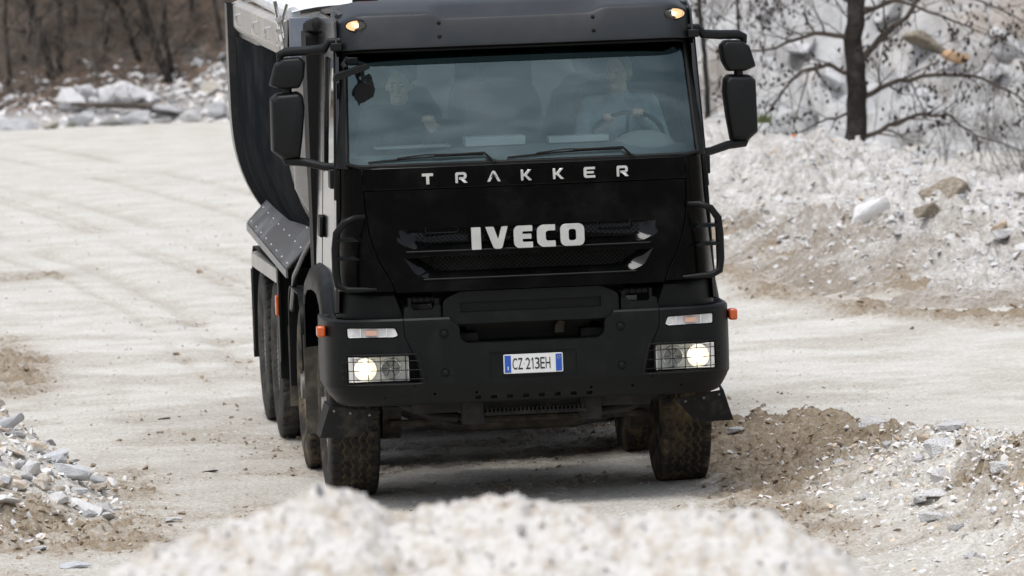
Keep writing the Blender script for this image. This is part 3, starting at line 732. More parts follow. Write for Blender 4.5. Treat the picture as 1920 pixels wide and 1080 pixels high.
# panel above the hood (carries the model letters), corner panels
obj('upper_panel', patch(MB(), lambda z: -1.012, lambda z: 1.012, 2.014, 2.150, d=.05, off=-.001, nx=40, nz=4), 'paint', T, bevel=.004)
for s in (-1, 1):
    cp = MB(); P, Q = [], []
    for j in range(25):
        z = 1.385+(2.152-1.385)*j/24
        a = float(np.interp(z, HZ+[2.16], HX+[1.016]))+.004; b = Wz(z)+.004
        p, q = [], []
        for i in range(25):
            t = i/24; x = b-(b-a)*(1-t)**1.8 if False else a+(b-a)*(1-(1-t)**2)
            y = F(x, z)-.002
            p.append((s*x, y, z)); q.append((s*(x-.03*t), y+.04, z))
        P.append(p); Q.append(q)
    cp.slab(P, Q); obj('corner_panel', cp, 'paint', T, bevel=.003)
# --- windscreen
GZ0, GZ1 = 2.165, 2.868
gx = lambda z: 1.098-(z-2.165)*.045
def Fg(x, z): return float(np.interp(z, [2.165, 2.87], [.115, .415]))+plan(x, gx(z)+.04, .22, .12)
def gpatch(z0, z1, zt=None, off=0):
    P = []
    for j in range(13):
        row = []
        for i in range(41):
            u = -1+2*i/40
            zz1 = zt(u) if zt else z1; zz0 = z0(u) if callable(z0) else z0
            z = zz0+(zz1-zz0)*j/12; x = u*gx(z); row.append((x, Fg(x, z)+off, z))
        P.append(row)
    return MB().grid(P)
band = lambda u: 2.775+.035*max(0, (abs(u)-.86)/.14)**2
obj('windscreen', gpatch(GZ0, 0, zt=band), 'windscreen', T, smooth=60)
obj('sun_strip', gpatch(band, GZ1), 'sunband', T, smooth=60)
fr = MB()
# black surround of the glass
def gpt(x, z, off=-.006): return (x, Fg(x, z)+off, z)
rim_ = []
for k in range(60):
    pass
xs = np.linspace(-1, 1, 31)
loop = [gpt(u*gx(2.165), 2.160) for u in xs[1:-1]]
cb = [gpt(gx(z)+.004, z) for z in np.linspace(2.175, 2.86, 12)]
ct = [gpt(u*gx(2.87), 2.872) for u in xs[::-1][1:-1]]
cc = [gpt(-gx(z)-.004, z) for z in np.linspace(2.86, 2.175, 12)]
fr.tube(loop+cb+ct+cc, .014, 6, closed=True)
for s in (-1, 1):      # A-pillars
    P, Q = [], []
    for z in np.linspace(2.150, 2.90, 10):
        a = gx(z)-.004; b = Wz(z)+.003; p, q = [], []
        ya = Fg(a, z)-.002
        for i in range(9):
            t = i/8; x = a+(b-a)*math.sin(t*math.pi/2); y = ya+(.14)*(1-math.cos(t*math.pi/2))
            p.append((s*x, y, z)); q.append((s*(x-.035), y+.05, z))
        P.append(p); Q.append(q)
    obj('a_pillar', MB().slab(P, Q), 'plastic', T)
obj('windscreen_seal', fr, 'rubber', T)
obj('cowl', patch(MB(), lambda z: -1.05, lambda z: 1.05, 2.150, 2.172, d=.10, off=.012, nx=30, nz=2), 'rubber', T)

# --- sun visor / roof front
def visor():
    P, Q = [], []
    for i in range(61):
        u = -1+2*i/60; x = u*1.115; a = abs(x)
        fold = 3.064+.032*float(sstep(.46, .56, np.array(a))); pl = .02*a**3+.16*max(0, (a-.93)/.185)**2.6
        dn = .0 if a < .93 else -.012*((a-.93)/.185)**2
        prof = [(.335, 2.885), (.315, 2.887), (.318, 2.91), (.36, fold-.018), (.368, fold-.004), (.385, fold+.006), (.42, fold+.018), (.50, 3.135), (.60, 3.163), (.72, 3.178)]
        sh = .10*max(0, (a-.95)/.165)**2
        P.append([(x, y+pl, z+dn-sh*max(0, (z-2.9)/.28)*.55) for y, z in prof])
        Q.append([(x*.985, y+pl+.03, z-.025+dn-sh*max(0, (z-2.9)/.28)*.55 if k > 2 else z+.03) for k, (y, z) in enumerate(prof)])
    o = obj('sun_visor', MB().slab(P, Q), 'visor', T, smooth=28)
    for s in (-1, 1):
        mb = MB().prism([(.34, 2.885), (.49, 2.89), (.66, 2.90), (.70, 3.10), (.60, 3.11), (.40, 3.06)], 0, .014, 'x')
        mb.v = [(s*(1.118+v[0]-.02*(v[2]-2.9)), v[1]+.12, v[2]) for v in mb.v]; obj('visor_end', mb, 'visor', T, bevel=.02)
        for z in (2.985, 2.948+.0): pass
        for z in (3.035, 2.952):
            m2 = MB().ell((s*.485, .338+(z-2.95)*.35-.012, z), (.013, .009, .013), 12, 8); obj('bolt', m2, 'rubber', T)
        # marker lamp
        lo = MB().ell((0, 0, 0), (.066, .030, .034), 20, 12); lo.v = [(s*1.0+x, y+.37, z+3.035) for x, y, z in lo.v]
        hs = obj('marker_lamp', lo, 'lens', T)
        rb = MB().ell((s*1.0, .392, 3.035), (.058, .014, .028), 18, 8); obj('reflector', rb, 'amber_lit', hs)
        bb = MB().ell((s*1.0, .372, 3.033), (.013, .010, .011), 12, 8); obj('bulb', bb, 'amber_hot', hs)
        rg = MB().tube([(s*1.0+.069*math.cos(a), .378-.0*math.sin(a), 3.035+.037*math.sin(a)) for a in np.linspace(0, 2*math.pi, 25)[:-1]], .005, 6, closed=True); obj('bezel', rg, 'rubber', hs)
visor()
b = MB(); b.cyl((-.875, 1.2, 3.16), (-.875, 1.2, 3.20), .085, 24)
o = obj('beacon', b, 'rubber', T, bevel=.004)
obj('dome', MB().cyl((-.875, 1.2, 3.20), (-.875, 1.2, 3.33), .072, 24, r2=.062), 'orange', o, bevel=.012)

# --- lettering (own strokes)
def letters(defs, x0, z0, sc, name, thick, yoff, r=.02):
    for loop, holes, dx in defs:
        def tr(p): return (x0+(p[0]+dx)*sc, z0+p[1]*sc)
        L_ = [tr(p) for p in loop]; H = [[tr(p) for p in h] for h in holes]
        mb = MB().prism(L_, -thick+yoff, yoff+.002, 'y', holes=H, fn=lambda x, z: F(x, z))
        o = obj(name, mb, 'letter', T, smooth=25)
        bv_ = o.modifiers.new('bevel', 'BEVEL'); bv_.width = .0018; bv_.segments = 1; bv_.limit_method = 'ANGLE'; bv_.angle_limit = R(60)
U = rpoly
I_ = (U([(0, 0), (.43, 0), (.43, 1), (0, 1)], .02), [])
V_ = (U([(0, 1), (.38, 1), (.56, .42), (.74, 1), (1.02, 1), (.74, .05), (.66, 0), (.42, 0), (.34, .05)], [.02, .05, .04, .05, .02, .08, .05, .05, .08]), [])
E_ = (U([(0, .16), (.14, 0), (.86, 0), (.86, .26), (.44, .26), (.40, .30), (.40, .40), (.80, .40), (.80, .62), (.40, .62), (.40, .70), (.44, .74), (.86, .74), (.86, 1), (.14, 1), (0, .84)],
        [.1, .1, .02, .02, .02, .02, .0, .02, .02, 0, .02, .02, .02, .02, .1, .1]), [])
C_ = (U([(0, .18), (.2, 0), (.84, 0), (.84, .27), (.48, .27), (.40, .34), (.40, .66), (.48, .73), (.84, .73), (.84, 1), (.2, 1), (0, .82)],
        [.12, .14, .02, .02, .04, .04, .04, .04, .02, .02, .14, .12]), [])
O_ = (U([(0, 0), (1.1, 0), (1.1, 1), (0, 1)], .30, 7), [U([(.38, .24), (.72, .24), (.72, .76), (.38, .76)], .12, 4)[::-1]])
k = .137
letters([(I_[0], [], 0), (V_[0], [], .65), (E_[0], [], 1.93), (C_[0], [], 2.99), (O_[0], O_[1], 4.06)], -.358, 1.626, k, 'letter', .020, -.004)
k = .067
T_ = U([(.38, 0), (.66, 0), (.66, .74), (1.04, .74), (1.04, 1), (0, 1), (0, .74), (.38, .74)], .02)
R_ = [(0, 0), (.24, 0), (.24, .66), (.30, .76), (.74, .76), (.82, .70), (.82, .60), (.74, .54), (.34, .54), (.34, .32), (.50, .32), (.80, 0), (1.14, 0), (.84, .33), (1.0, .42), (1.06, .55), (1.06, .78), (.98, .92), (.82, 1), (.18, 1), (.05, .95), (0, .82)]
A_ = [(0, 0), (.28, 0), (.64, .70), (1.0, 0), (1.28, 0), (.80, .92), (.72, 1), (.56, 1), (.48, .92)]
K_ = [(0, 0), (.24, 0), (.24, .38), (.36, .38), (.72, 0), (1.04, 0), (.56, .50), (1.0, 1), (.68, 1), (.34, .62), (.24, .62), (.24, 1), (0, 1)]
E2 = U([(0, .16), (.14, 0), (1.08, 0), (1.08, .22), (.34, .22), (.26, .28), (.26, .40), (.96, .40), (.96, .60), (.26, .60), (.26, .72), (.34, .78), (1.08, .78), (1.08, 1), (.14, 1), (0, .84)],
        [.08, .08, .02, .02, .02, .02, .0, .02, .02, 0, .02, .02, .02, .02, .08, .08])
xs_ = [-.648, -.441, -.243, -.031, .170, .363, .571]
letters([(l, [], (x-xs_[0])/k) for l, x in zip([T_, R_, A_, K_, K_, E2, R_], xs_)], xs_[0], 2.042, k, 'letter', .010, -.004)

# --- wipers
for s, (xa, xb, px_) in enumerate(((-.975, -.255, -.19), (-.105, .615, .68))):
    w_ = MB(); pv = (px_, Fg(px_, 2.17)-.012, 2.160)
    pts = [pv, (xb+.005, Fg(xb, 2.215)-.035, 2.222), ((xa+xb)/2+.05, Fg(0, 2.21)-.036, 2.220)]
    w_.tube(pts, [.011, .009, .006], 6)
    w_.cyl((px_, pv[1]-.02, 2.155), (px_, pv[1]+.01, 2.165), .016, 10)
    o = obj('wiper', w_, 'rubber', T)
    bl = MB().tube([(xa+(xb-xa)*t, Fg(xa+(xb-xa)*t, 2.2)-.020, 2.188+.026*math.sin(min(1, t*1.1)*math.pi*.55)) for t in np.linspace(0, 1, 12)], .0065, 5)
    bl.tube([(xa+.18, Fg(xa+.18, 2.2)-.03, 2.208), ((xa+xb)/2, Fg(0, 2.2)-.035, 2.226), (xb-.12, Fg(xb, 2.2)-.03, 2.22)], .005, 5)
    obj('wiper_blade', bl, 'rubber', o)

# --- mirrors
def mirror(s):
    arm = MB()
    arm.tube([(s*1.09, .50, 2.942), (s*1.165, .51, 2.940), (s*1.195, .53, 2.895), (s*1.30, .58, 2.885), (s*1.43, .64, 2.880), (s*1.47, .65, 2.862), (s*1.47, .65, 2.82)], [.022, .022, .030, .030, .030, .028, .02], 12)
    low = MB(); low.tube([(s*1.12, .46, 2.150), (s*1.22, .52, 2.155), (s*1.34, .60, 2.185), (s*1.45, .64, 2.195), (s*1.47, .65, 2.235)], [.026, .026, .028, .030, .022], 12)
    arm.tube([(s*1.43, .65, 2.20), (s*1.43, .65, 2.83)], .03, 10)
    low.box(s*1.125, s*1.20, .40, .58, 2.02, 2.140); arm.box(s*1.09, s*1.16, .42, .60, 2.88, 2.93)
    root = obj('mirror_arm', arm, 'mirror_shell', T, bevel=.006, smooth=45)
    obj('mirror_arm', low, 'mirror_shell', T, bevel=.006, smooth=45)
    def house(poly, y0, y1):
        mb = MB(); a = rpoly(poly, .012, 3); m = len(a)
        cx = sum(p[0] for p in a)/m; cz = sum(p[1] for p in a)/m
        rings = []
        for t, sc in ((0, .80), (.03, .875), (.12, .945), (.45, 1.), (.92, 1.), (1., .965)):
            rings.append([(s*(cx+(x-cx)*sc), y0+(y1-y0)*t+.10*(x-1.32), cz+(z-cz)*sc) for x, z in a])
        vs = [q for r_ in rings for q in r_]; fs = [tuple(range(m))[::-1], tuple(range(5*m, 6*m))]
        for k_ in range(5):
            for i in range(m): fs.append((k_*m+i, k_*m+(i+1) % m, (k_+1)*m+(i+1) % m, (k_+1)*m+i))
        mb.add(vs, fs); return mb
    hp = [(1.335, 2.605), (1.362, 2.630), (1.500, 2.622), (1.538, 2.590), (1.542, 2.258), (1.470, 2.200), (1.366, 2.206), (1.342, 2.36), (1.325, 2.53)]
    hq = [(1.312, 2.815), (1.345, 2.848), (1.452, 2.842), (1.505, 2.805), (1.542, 2.672), (1.470, 2.646), (1.356, 2.650), (1.322, 2.715)]
    a_ = obj('mirror_housing', house(hp, .56, .72), 'mirror_shell', root, smooth=50)
    b_ = obj('mirror_housing', house(hq, .56, .70), 'mirror_shell', root, smooth=50)
mirror(-1); mirror(1)
km = MB()
km.tube([(-1.06, .40, 2.835), (-1.09, .36, 2.80), (-1.08, .30, 2.775)], .018, 8)
km.box(-1.07, -1.0, .34, .40, 2.79, 2.84)
o = obj('kerb_mirror', km, 'plastic', T, bevel=.006)
sh_ = MB(); a = rpoly([(-.125, -.02), (.125, -.012), (.11, .022), (-.10, .026)], .012)
sh_.prism(a, .0, .13, 'y')
Mx = Matrix.Translation((-1.055, .20, 2.748)) @ Matrix.Rotation(R(-17), 4, 'Y')
sh_.v = [tuple(Mx @ Vector(q)) for q in sh_.v]
obj('mirror_housing', sh_, 'mirror_shell', o, bevel=.01)
im = MB(); a = rpoly([(-.06, -.05), (.045, -.07), (.062, .045), (-.02, .07), (-.06, .03)], .02); im.prism(a, 0, .03, 'y')
im.v = [(x-.965, y+.33, z+2.615) for x, y, z in im.v]; im.tube([(-.975, .36, 2.67), (-.98, .36, 2.74), (-1.0, .38, 2.80)], .008, 6)
obj('interior_mirror', im, 'rubber', T, bevel=.006)

# --- grab handles at the corners
for s in (-1, 1):
    g = MB()
    pts = [(1.02, .10, 1.852), (1.08, .05, 1.852), (1.15, .04, 1.825), (1.195, .06, 1.76), (1.205, .08, 1.66), (1.205, .08, 1.50), (1.195, .07, 1.43), (1.14, .05, 1.405), (1.04, .03, 1.402), (.96, .04, 1.400)]
    g.tube([(s*x, y, z) for x, y, z in pts], [.016, .019, .021, .024, .026, .026, .024, .021, .016, .008], 12)
    o = obj('grab_handle', g, 'plastic', T)
    for z in (1.60, 1.715):
        r_ = MB().prism(rpoly([(1.055, -.012), (1.20, -.010), (1.20, .010), (1.09, .012)], .004), .04, .15, 'y'); r_.v = [(s*x, y, z+zz) for x, y, zz in r_.v]
        obj('step_rung', r_, 'plastic', o, bevel=.005)

# --- bumper
PP = [(0, 0), (.30, 0), (.55, .004), (.80, .02), (.98, .05), (1.10, .085), (1.19, .145), (1.245, .225), (1.272, .33), (1.278, .45), (1.278, .88)]
def Bx(x):
    return float(np.interp(abs(x), [p[0] for p in PP], [p[1] for p in PP]))
def bumper():
    full = []
    pts = [Vector((-x, y)) for x, y in PP[::-1][:-1]]+[Vector(p) for p in PP]
    # resample smoothly
    d = [0]
    for i in range(1, len(pts)): d.append(d[-1]+(pts[i]-pts[i-1]).length)
    S = np.linspace(0, d[-1], 121); xs2 = np.interp(S, d, [p.x for p in pts]); ys2 = np.interp(S, d, [p.y for p in pts])
    for _ in range(3):
        ys2[1:-1] = (ys2[:-2]+2*ys2[1:-1]+ys2[2:])/4; xs2[1:-1] = (xs2[:-2]+2*xs2[1:-1]+xs2[2:])/4
    prof = [(1.214, .030), (1.212, .012), (1.200, .001), (1.18, 0), (.98, -.002), (.80, 0), (.785, .002), (.772, .012), (.758, .016), (.70, .050), (.672, .075), (.664, .095)]
    P, Q = [], []
    for i in range(121):
        a, b = max(0, i-1), min(120, i+1); t = Vector((xs2[b]-xs2[a], ys2[b]-ys2[a])).normalized(); n = Vector((-t.y, t.x))
        rise = .0
        P.append([(xs2[i]+n.x*q, ys2[i]+n.y*q, z) for z, q in prof]); Q.append([(xs2[i]+n.x*(q+.06), ys2[i]+n.y*(q+.06), z-(.03 if k_ < 3 else 0)) for k_, (z, q) in enumerate(prof)])
    return MB().slab(P, Q)
bump_ = obj('bumper', bumper(), 'plastic', T)
cuts = []
cuts.append(MB().prism(rpoly([(-.535, 1.4), (-.515, 1.19), (-.455, 1.16), (-.452, 1.075), (-.41, 1.042), (.41, 1.042), (.452, 1.075), (.455, 1.16), (.515, 1.19), (.535, 1.4)], [0, .04, .03, .03, .03, .03, .03, .03, .04, 0]), -.1, .3, 'y'))
for s in (-1, 1):
    L1 = rpoly([(.832, 1.108), (.850, 1.160), (1.152, 1.166), (1.150, 1.094), (.850, 1.094)], .012)
    cuts.append(MB().prism([(s*x, z) for x, z in L1], -.1, .4, 'y'))
    L2 = rpoly([(.700, .822), (.735, .982), (1.158, .986), (1.158, .816), (.71, .812)], .018)
    cuts.append(MB().prism([(s*x, z) for x, z in L2], -.1, .4, 'y'))
    cuts.append(MB().prism([(s*.742, .78), (s*.748, .78), (s*.75, .99), (s*.80, 1.10), (s*.81, 1.3), (s*.804, 1.3), (s*.794, 1.10), (s*.742, .99)], -.1, .022+.02, 'y'))
    for z in (1.112, .868):
        cuts.append(MB().cyl((s*.553, -.1, z), (s*.553, .012, z), .030, 20))
    cuts.append(MB().cyl((s*.93, -.1, .722), (s*.93, .3, .722), .009, 10)); cuts.append(MB().cyl((s*.62, -.1, .735), (s*.62, .3, .735), .009, 10))
    cuts.append(MB().cyl((s*.36, -.1, .735), (s*.36, .3, .735), .008, 10))
cuts.append(MB().prism(rpoly([(-.272, .818), (.272, .818), (.272, .984), (-.272, .984)], .012), -.1, .006, 'y'))
for i in range(8):
    x = -.35+i*.1; cuts.append(MB().box(x-.018, x+.018, -.05, .3, .690, .712))
cut(bump_, cuts)
bv = bump_.modifiers.new('bevel', 'BEVEL'); bv.width = .005; bv.segments = 2; bv.limit_method = 'ANGLE'; bv.angle_limit = R(45)
for s in (-1, 1):
    for z in (1.112, .868):
        b = MB().cyl((s*.553, -.002, z), (s*.553, .02, z), .017, 16); b.cyl((s*.553, -.006, z), (s*.553, .0, z), .010, 6); obj('bumper_bolt', b, 'rubber', T, bevel=.002)
    # indicator lamps
    mb = MB(); L1 = rpoly([(.838, 1.110), (.856, 1.154), (1.146, 1.159), (1.144, 1.101), (.856, 1.101)], .010)
    P = []
    mb.prism([(s*x, z) for x, z in L1], .005, .04, 'y', fn=lambda x, z: Bx(x))
    o = obj('indicator_lamp', mb, 'lens_white', T, bevel=.003)
    b = MB().prism(rpoly([(s*.965, 1.114), (s*1.040, 1.114), (s*1.040, 1.146), (s*.965, 1.146)], .015), .002, .012, 'y', fn=lambda x, z: Bx(x)); obj('indicator_bulb', b, 'orange_bulb', o)
    b = MB().prism([(s*1.066, 1.103), (s*1.070, 1.103), (s*1.070, 1.157), (s*1.066, 1.157)], .0025, .012, 'y', fn=lambda x, z: Bx(x)); obj('lens_rib', b, 'lamp_white', o)
    b = MB().prism([(s*.905, 1.103), (s*.909, 1.103), (s*.909, 1.156), (s*.905, 1.156)], .0025, .012, 'y', fn=lambda x, z: Bx(x)); obj('lens_rib', b, 'lamp_white', o)
    # side marker
    b = MB().box(s*1.272, s*1.325, .27, .37, 1.10, 1.17); obj('side_marker', b, 'orange', T, bevel=.012)
    # headlamp
    hb = MB(); yb = .16
    circ = lambda cx, rr: [(s*cx+rr*math.cos(a), .900+rr*math.sin(a)) for a in np.linspace(0, 2*math.pi, 25)[:-1]]
    hb.prism([(s*.775, .822), (s*1.148, .822), (s*1.148, .978), (s*.775, .978)], .098, .104, 'y', holes=[circ(1.045, .071), circ(.885, .061)])
    hb.box(s*.775, s*.785, .05, yb, .822, .978); hb.box(s*1.138, s*1.148, .11, yb, .822, .978)
    hb.box(s*.785, s*1.138, .085, yb, .970, .978); hb.box(s*.785, s*1.138, .085, yb, .822, .830)
    hl = obj('headlight', hb, 'lamp_white', T, bevel=.003)
    hb2 = MB().box(s*.70, s*1.16, .19, .20, .80, 1.0); obj('lamp_recess', hb2, 'grille', hl)
    for cx_, rr, lit in ((1.045, .070, True), (.885, .060, False)):
        P = []; y0 = .095 if lit else .085
        for i in range(9):
            q = rr*(1-i/8*.86); P.append([(s*cx_+q*math.cos(a), y0+.055*(1-(q/rr)**2), .900+q*math.sin(a)) for a in np.linspace(0, 2*math.pi, 29)])
        obj('lamp_bowl', MB().grid(P), 'lamp_warm' if lit else 'refl', hl, smooth=60)
        rg = MB().tube([(s*cx_+(rr+.002)*math.cos(a), y0, .900+(rr+.002)*math.sin(a)) for a in np.linspace(0, 2*math.pi, 33)[:-1]], .004, 6, closed=True); obj('lamp_ring', rg, 'chrome' if not lit else 'lamp_white', hl)
        bb = MB().ell((s*cx_, y0+.028, .900), (.034, .014, .040) if lit else (.012, .02, .012), 14, 8); obj('bulb', bb, 'lamp_hot' if lit else 'chrome', hl)
        if not lit:
            fa = MB()
            for an in np.linspace(0, 2*math.pi, 7)[:-1]:
                fa.tube([(s*cx_+.016*math.cos(an), y0+.03, .9+.016*math.sin(an)), (s*cx_+.05*math.cos(an), y0+.015, .9+.05*math.sin(an))], .003, 4)
            obj('lamp_fins', fa, 'rubber', hl)
    ln = MB(); P = []
    for z in np.linspace(.824, .976, 7):
        P.append([(s*x, Bx(x)+.012, z) for x in np.linspace(.780, 1.145, 16)])
    obj('lamp_glass', ln.grid(P), 'lens', hl)
    # stone guard
    cg = MB(); wr = .0028; yo = -.028
    def q(x, z): return (s*x, Bx(x)+yo, z)
    fr2 = [q(x, .994) for x in np.linspace(1.165, .730, 8)]+[q(.706, .93), q(.682, .812)]+[q(x, .806) for x in np.linspace(.72, 1.165, 8)]
    cg.tube(fr2, .0045, 6, closed=True)
    for z in (.838, .895, .952): cg.tube([q(x, z) for x in np.linspace(1.165, .688+(z-.81)*.13, 10)], wr, 5)
    for x in (1.12, 1.03, .955, .875, .80): cg.tube([q(x, .806), q(x, .994)], wr, 5)
    for z in (.995, .806):
        cg.cyl((s*.79, Bx(.79)-.03, z), (s*.79, Bx(.79)+.01, z), .010, 8)
    for z in (.85, .90, .95): cg.box(s*1.160, s*1.185, Bx(1.16)-.03, Bx(1.19)+.01, z-.01, z+.01)
    obj('lamp_guard', cg, 'rubber', hl)

# number plate
p = MB().prism(rpoly([(-.184, .848), (.180, .848), (.180, .960), (-.184, .960)], .006), -.006, .006, 'y')
pl = obj('number_plate', p, 'plate', T)
obj('plate_band', MB().box(-.181, -.142, -.0085, -.006, .851, .957), 'plate_blue', pl)
obj('plate_band', MB().box(.139, .177, -.0085, -.006, .851, .957), 'plate_blue', pl)
rg = MB().tube([(.158+.009*math.cos(a), -.0095, .937+.009*math.sin(a)) for a in np.linspace(0, 2*math.pi, 17)[:-1]], .0012, 4, closed=True); obj('plate_emblem', rg, mat('plate_gold', (.55, .45, .2), .4), pl)
obj('country_letter', MB().box(-.163, -.158, -.0098, -.0085, .865, .889), 'plate', pl)
obj('plate_frame', MB().tube([(x, -.004, z) for x, z in rpoly([(-.186, .846), (.182, .846), (.182, .962), (-.186, .962)], .006)], .0022, 6, closed=True), 'plate', pl)
def text(s_, x, z, h, wscale, y):
    cu = bpy.data.curves.new('t', 'FONT'); cu.body = s_; cu.size = 1; cu.extrude = 0; cu.offset = .004
    to = bpy.data.objects.new('t', cu); link(to); dg = bpy.context.evaluated_depsgraph_get(); dg.update()
    me = bpy.data.meshes.new_from_object(to.evaluated_get(dg)); bpy.data.objects.remove(to)
    co = np.array([v.co[:] for v in me.vertices]); mn, mx = co.min(0), co.max(0)
    sc = h/(mx[1]-mn[1])
    for v in me.vertices:
        v.co = (x+(v.co.x-mn[0])/(mx[0]-mn[0])*wscale, y, z+(v.co.y-mn[1])*sc)
    me.materials.append(M_['plate_ink']); me.name = 'plate_character'
    return link(bpy.data.objects.new('plate_character', me), pl)
xx = -.132
for ch, wd, gp in (('C', .030, .004), ('Z', .030, .018), ('2', .030, .004), ('1', .016, .008), ('3', .030, .004), ('E', .028, .005), ('H', .030, 0)):
    if ch == '1':
        link(bpy.data.objects.new('plate_character', bpy.data.meshes.new('plate_character')), pl) if False else None
        o1 = obj('plate_character', MB().prism([(xx+.009, .868), (xx+.0145, .868), (xx+.0145, .940), (xx+.010, .940), (xx+.001, .926), (xx+.001, .919), (xx+.009, .930)], -.0078, -.0072, 'y'), 'plate_ink', pl, smooth=0)
    else: text(ch, xx, .868, .072, wd, -.0075)
    xx += wd+gp
    if ch == 'Z': obj('plate_emblem', MB().cyl((xx-.009, -.0075, .905), (xx-.009, -.005, .905), .004, 10), mat('plate_dot', (.4, .4, .38), .5), pl)

# centre plate above the bumper, with its slot; step shelf below it
cpp = [(-.55, 1.165), (-.55, 1.318), (-.44, 1.368), (.44, 1.368), (.55, 1.318), (.55, 1.165)]
cp_ = obj('centre_panel', MB().prism(rpoly(cpp, .03), .03, .10, 'y'), 'plastic', T)
cut(cp_, [MB().prism(rpoly([(-.445, 1.236), (.440, 1.236), (.440, 1.302), (-.445, 1.302)], .006), 0, .055, 'y')])
bv = cp_.modifiers.new('bevel', 'BEVEL'); bv.width = .005; bv.segments = 2; bv.limit_method = 'ANGLE'; bv.angle_limit = R(45)
st = MB().box(-.45, .45, .03, .28, 1.015, 1.040)
for i in range(46): st.box(-.43+i*.019, -.43+i*.019+.009, .004, .27, 1.0405, 1.048)
obj('step_plate', st, 'plastic', T)
obj('radiator_shield', MB().box(-.60, .60, .30, .32, .95, 1.38), 'grille', T)
tb = MB().prism([(.16, 1.075), (.215, 1.075), (.225, 1.14), (.19, 1.15), (.165, 1.12)], .20, .23, 'y'); obj('towing_lug', tb, 'under_muddy', T)
for s in (-1, 1):
    # lower corner fairing between hood and bumper
    P, Q = [], []
    for z in np.linspace(1.205, 1.378, 8):
        a = .835-(z-1.21)*.02 if z > 0 else 0; a = float(np.interp(z, [1.2, 1.38], [.785, .85])); b = 1.195-(z-1.2)*.1; p, q = [], []
        for t in np.linspace(0, 1, 14):
            x = a+(b-a)*(1-(1-t)**1.6); y = .075+plan(x, b+.003)+float(np.interp(z, [1.2, 1.36, 1.38], [0, -.0, .02])); p.append((s*x, y, z)); q.append((s*(x-.03*t), y+.05, z))
        P.append(p); Q.append(q)
    obj('corner_fairing', MB().slab(P, Q), 'plastic', T, bevel=.008)
    h = MB(); 
    for i in range(4): h.cyl((s*(.585+i*.04), .10, 1.322), (s*(.62+i*.04), .10, 1.322), .024, 14)
    h.cyl((s*.56, .10, 1.322), (s*.76, .10, 1.322), .017, 10)
    h.box(s*.57, s*.60, .06, .16, 1.25, 1.33); h.box(s*.745, s*.765, .06, .16, 1.25, 1.34)
    o = obj('cab_hinge', h, 'rubber', T, bevel=.003)
    obj('hinge_bracket', MB().prism(rpoly([(s*.565, 1.20), (s*.80, 1.20), (s*.79, 1.28), (s*.755, 1.29), (s*.735, 1.262), (s*.62, 1.262), (s*.60, 1.29), (s*.565, 1.29)], .008), .035, .12, 'y'), 'plastic', o, bevel=.004)
    # end cap of the bumper lower lip and spray flap
    fl = MB().add([(s*.93, .46, .605), (s*1.25, .52, .645), (s*1.312, .56, .445), (s*1.07, .52, .445), (s*.93, .475, .605), (s*1.25, .535, .645), (s*1.312, .575, .445), (s*1.07, .535, .445)],
                  [(0, 1, 2, 3), (7, 6, 5, 4), (0, 4, 5, 1), (1, 5, 6, 2), (2, 6, 7, 3), (3, 7, 4, 0)])
    fl.add([(s*1.25, .52, .645), (s*1.262, .80, .66), (s*1.318, .84, .45), (s*1.312, .56, .445), (s*1.24, .52, .645), (s*1.25, .80, .66), (s*1.306, .84, .45), (s*1.30, .56, .445)],
           [(0, 1, 2, 3), (7, 6, 5, 4), (0, 4, 5, 1), (1, 5, 6, 2), (2, 6, 7, 3), (3, 7, 4, 0)])
    obj('spray_flap', fl, 'flap', T)
    for bx_, bz_ in ((1.0, .585), (1.12, .60), (1.22, .615)): obj('flap_bolt', MB().ell((s*bx_, .47+(bx_-.93)*.19-.004, bz_), (.010, .006, .010), 8, 6), 'steel', T)
    # entry steps and wing
    sp = MB(); sp.box(s*1.20, s*1.275, .55, .98, .90, .93); sp.box(s*1.10, s*1.262, .60, .95, .80, 1.22)
    o = obj('step_box', sp, 'plastic', T, bevel=.01)
    P, Q = [], []
    arch = [(.52, 1.16), (.62, 1.30), (.80, 1.42), (1.05, 1.485), (1.35, 1.50), (1.75, 1.49), (2.10, 1.46), (2.36, 1.40), (2.52, 1.26), (2.56, 1.05), (2.56, .88)]
    d = [0]
    for i in range(1, len(arch)): d.append(d[-1]+math.dist(arch[i], arch[i-1]))
    SS = np.linspace(0, d[-1], 40); ay = np.interp(SS, d, [a_[0] for a_ in arch]); az = np.interp(SS, d, [a_[1] for a_ in arch])
    for i in range(40):
        a_, b_2 = max(0, i-1), min(39, i+1); t = Vector((ay[b_2]-ay[a_], az[b_2]-az[a_])).normalized(); n = Vector((t.y, -t.x))
        sec = [(.95, .0), (1.12, .0), (1.19, .010), (1.235, .04), (1.262, .10), (1.268, .17)]
        P.append([(s*x, ay[i]+n.x*q, az[i]+n.y*q) for x, q in sec]); Q.append([(s*(x-.008), ay[i]+n.x*(q+.012), az[i]+n.y*(q+.012)) for x, q in sec])
    obj('wheel_arch', MB().slab(P, Q), 'plastic', T)

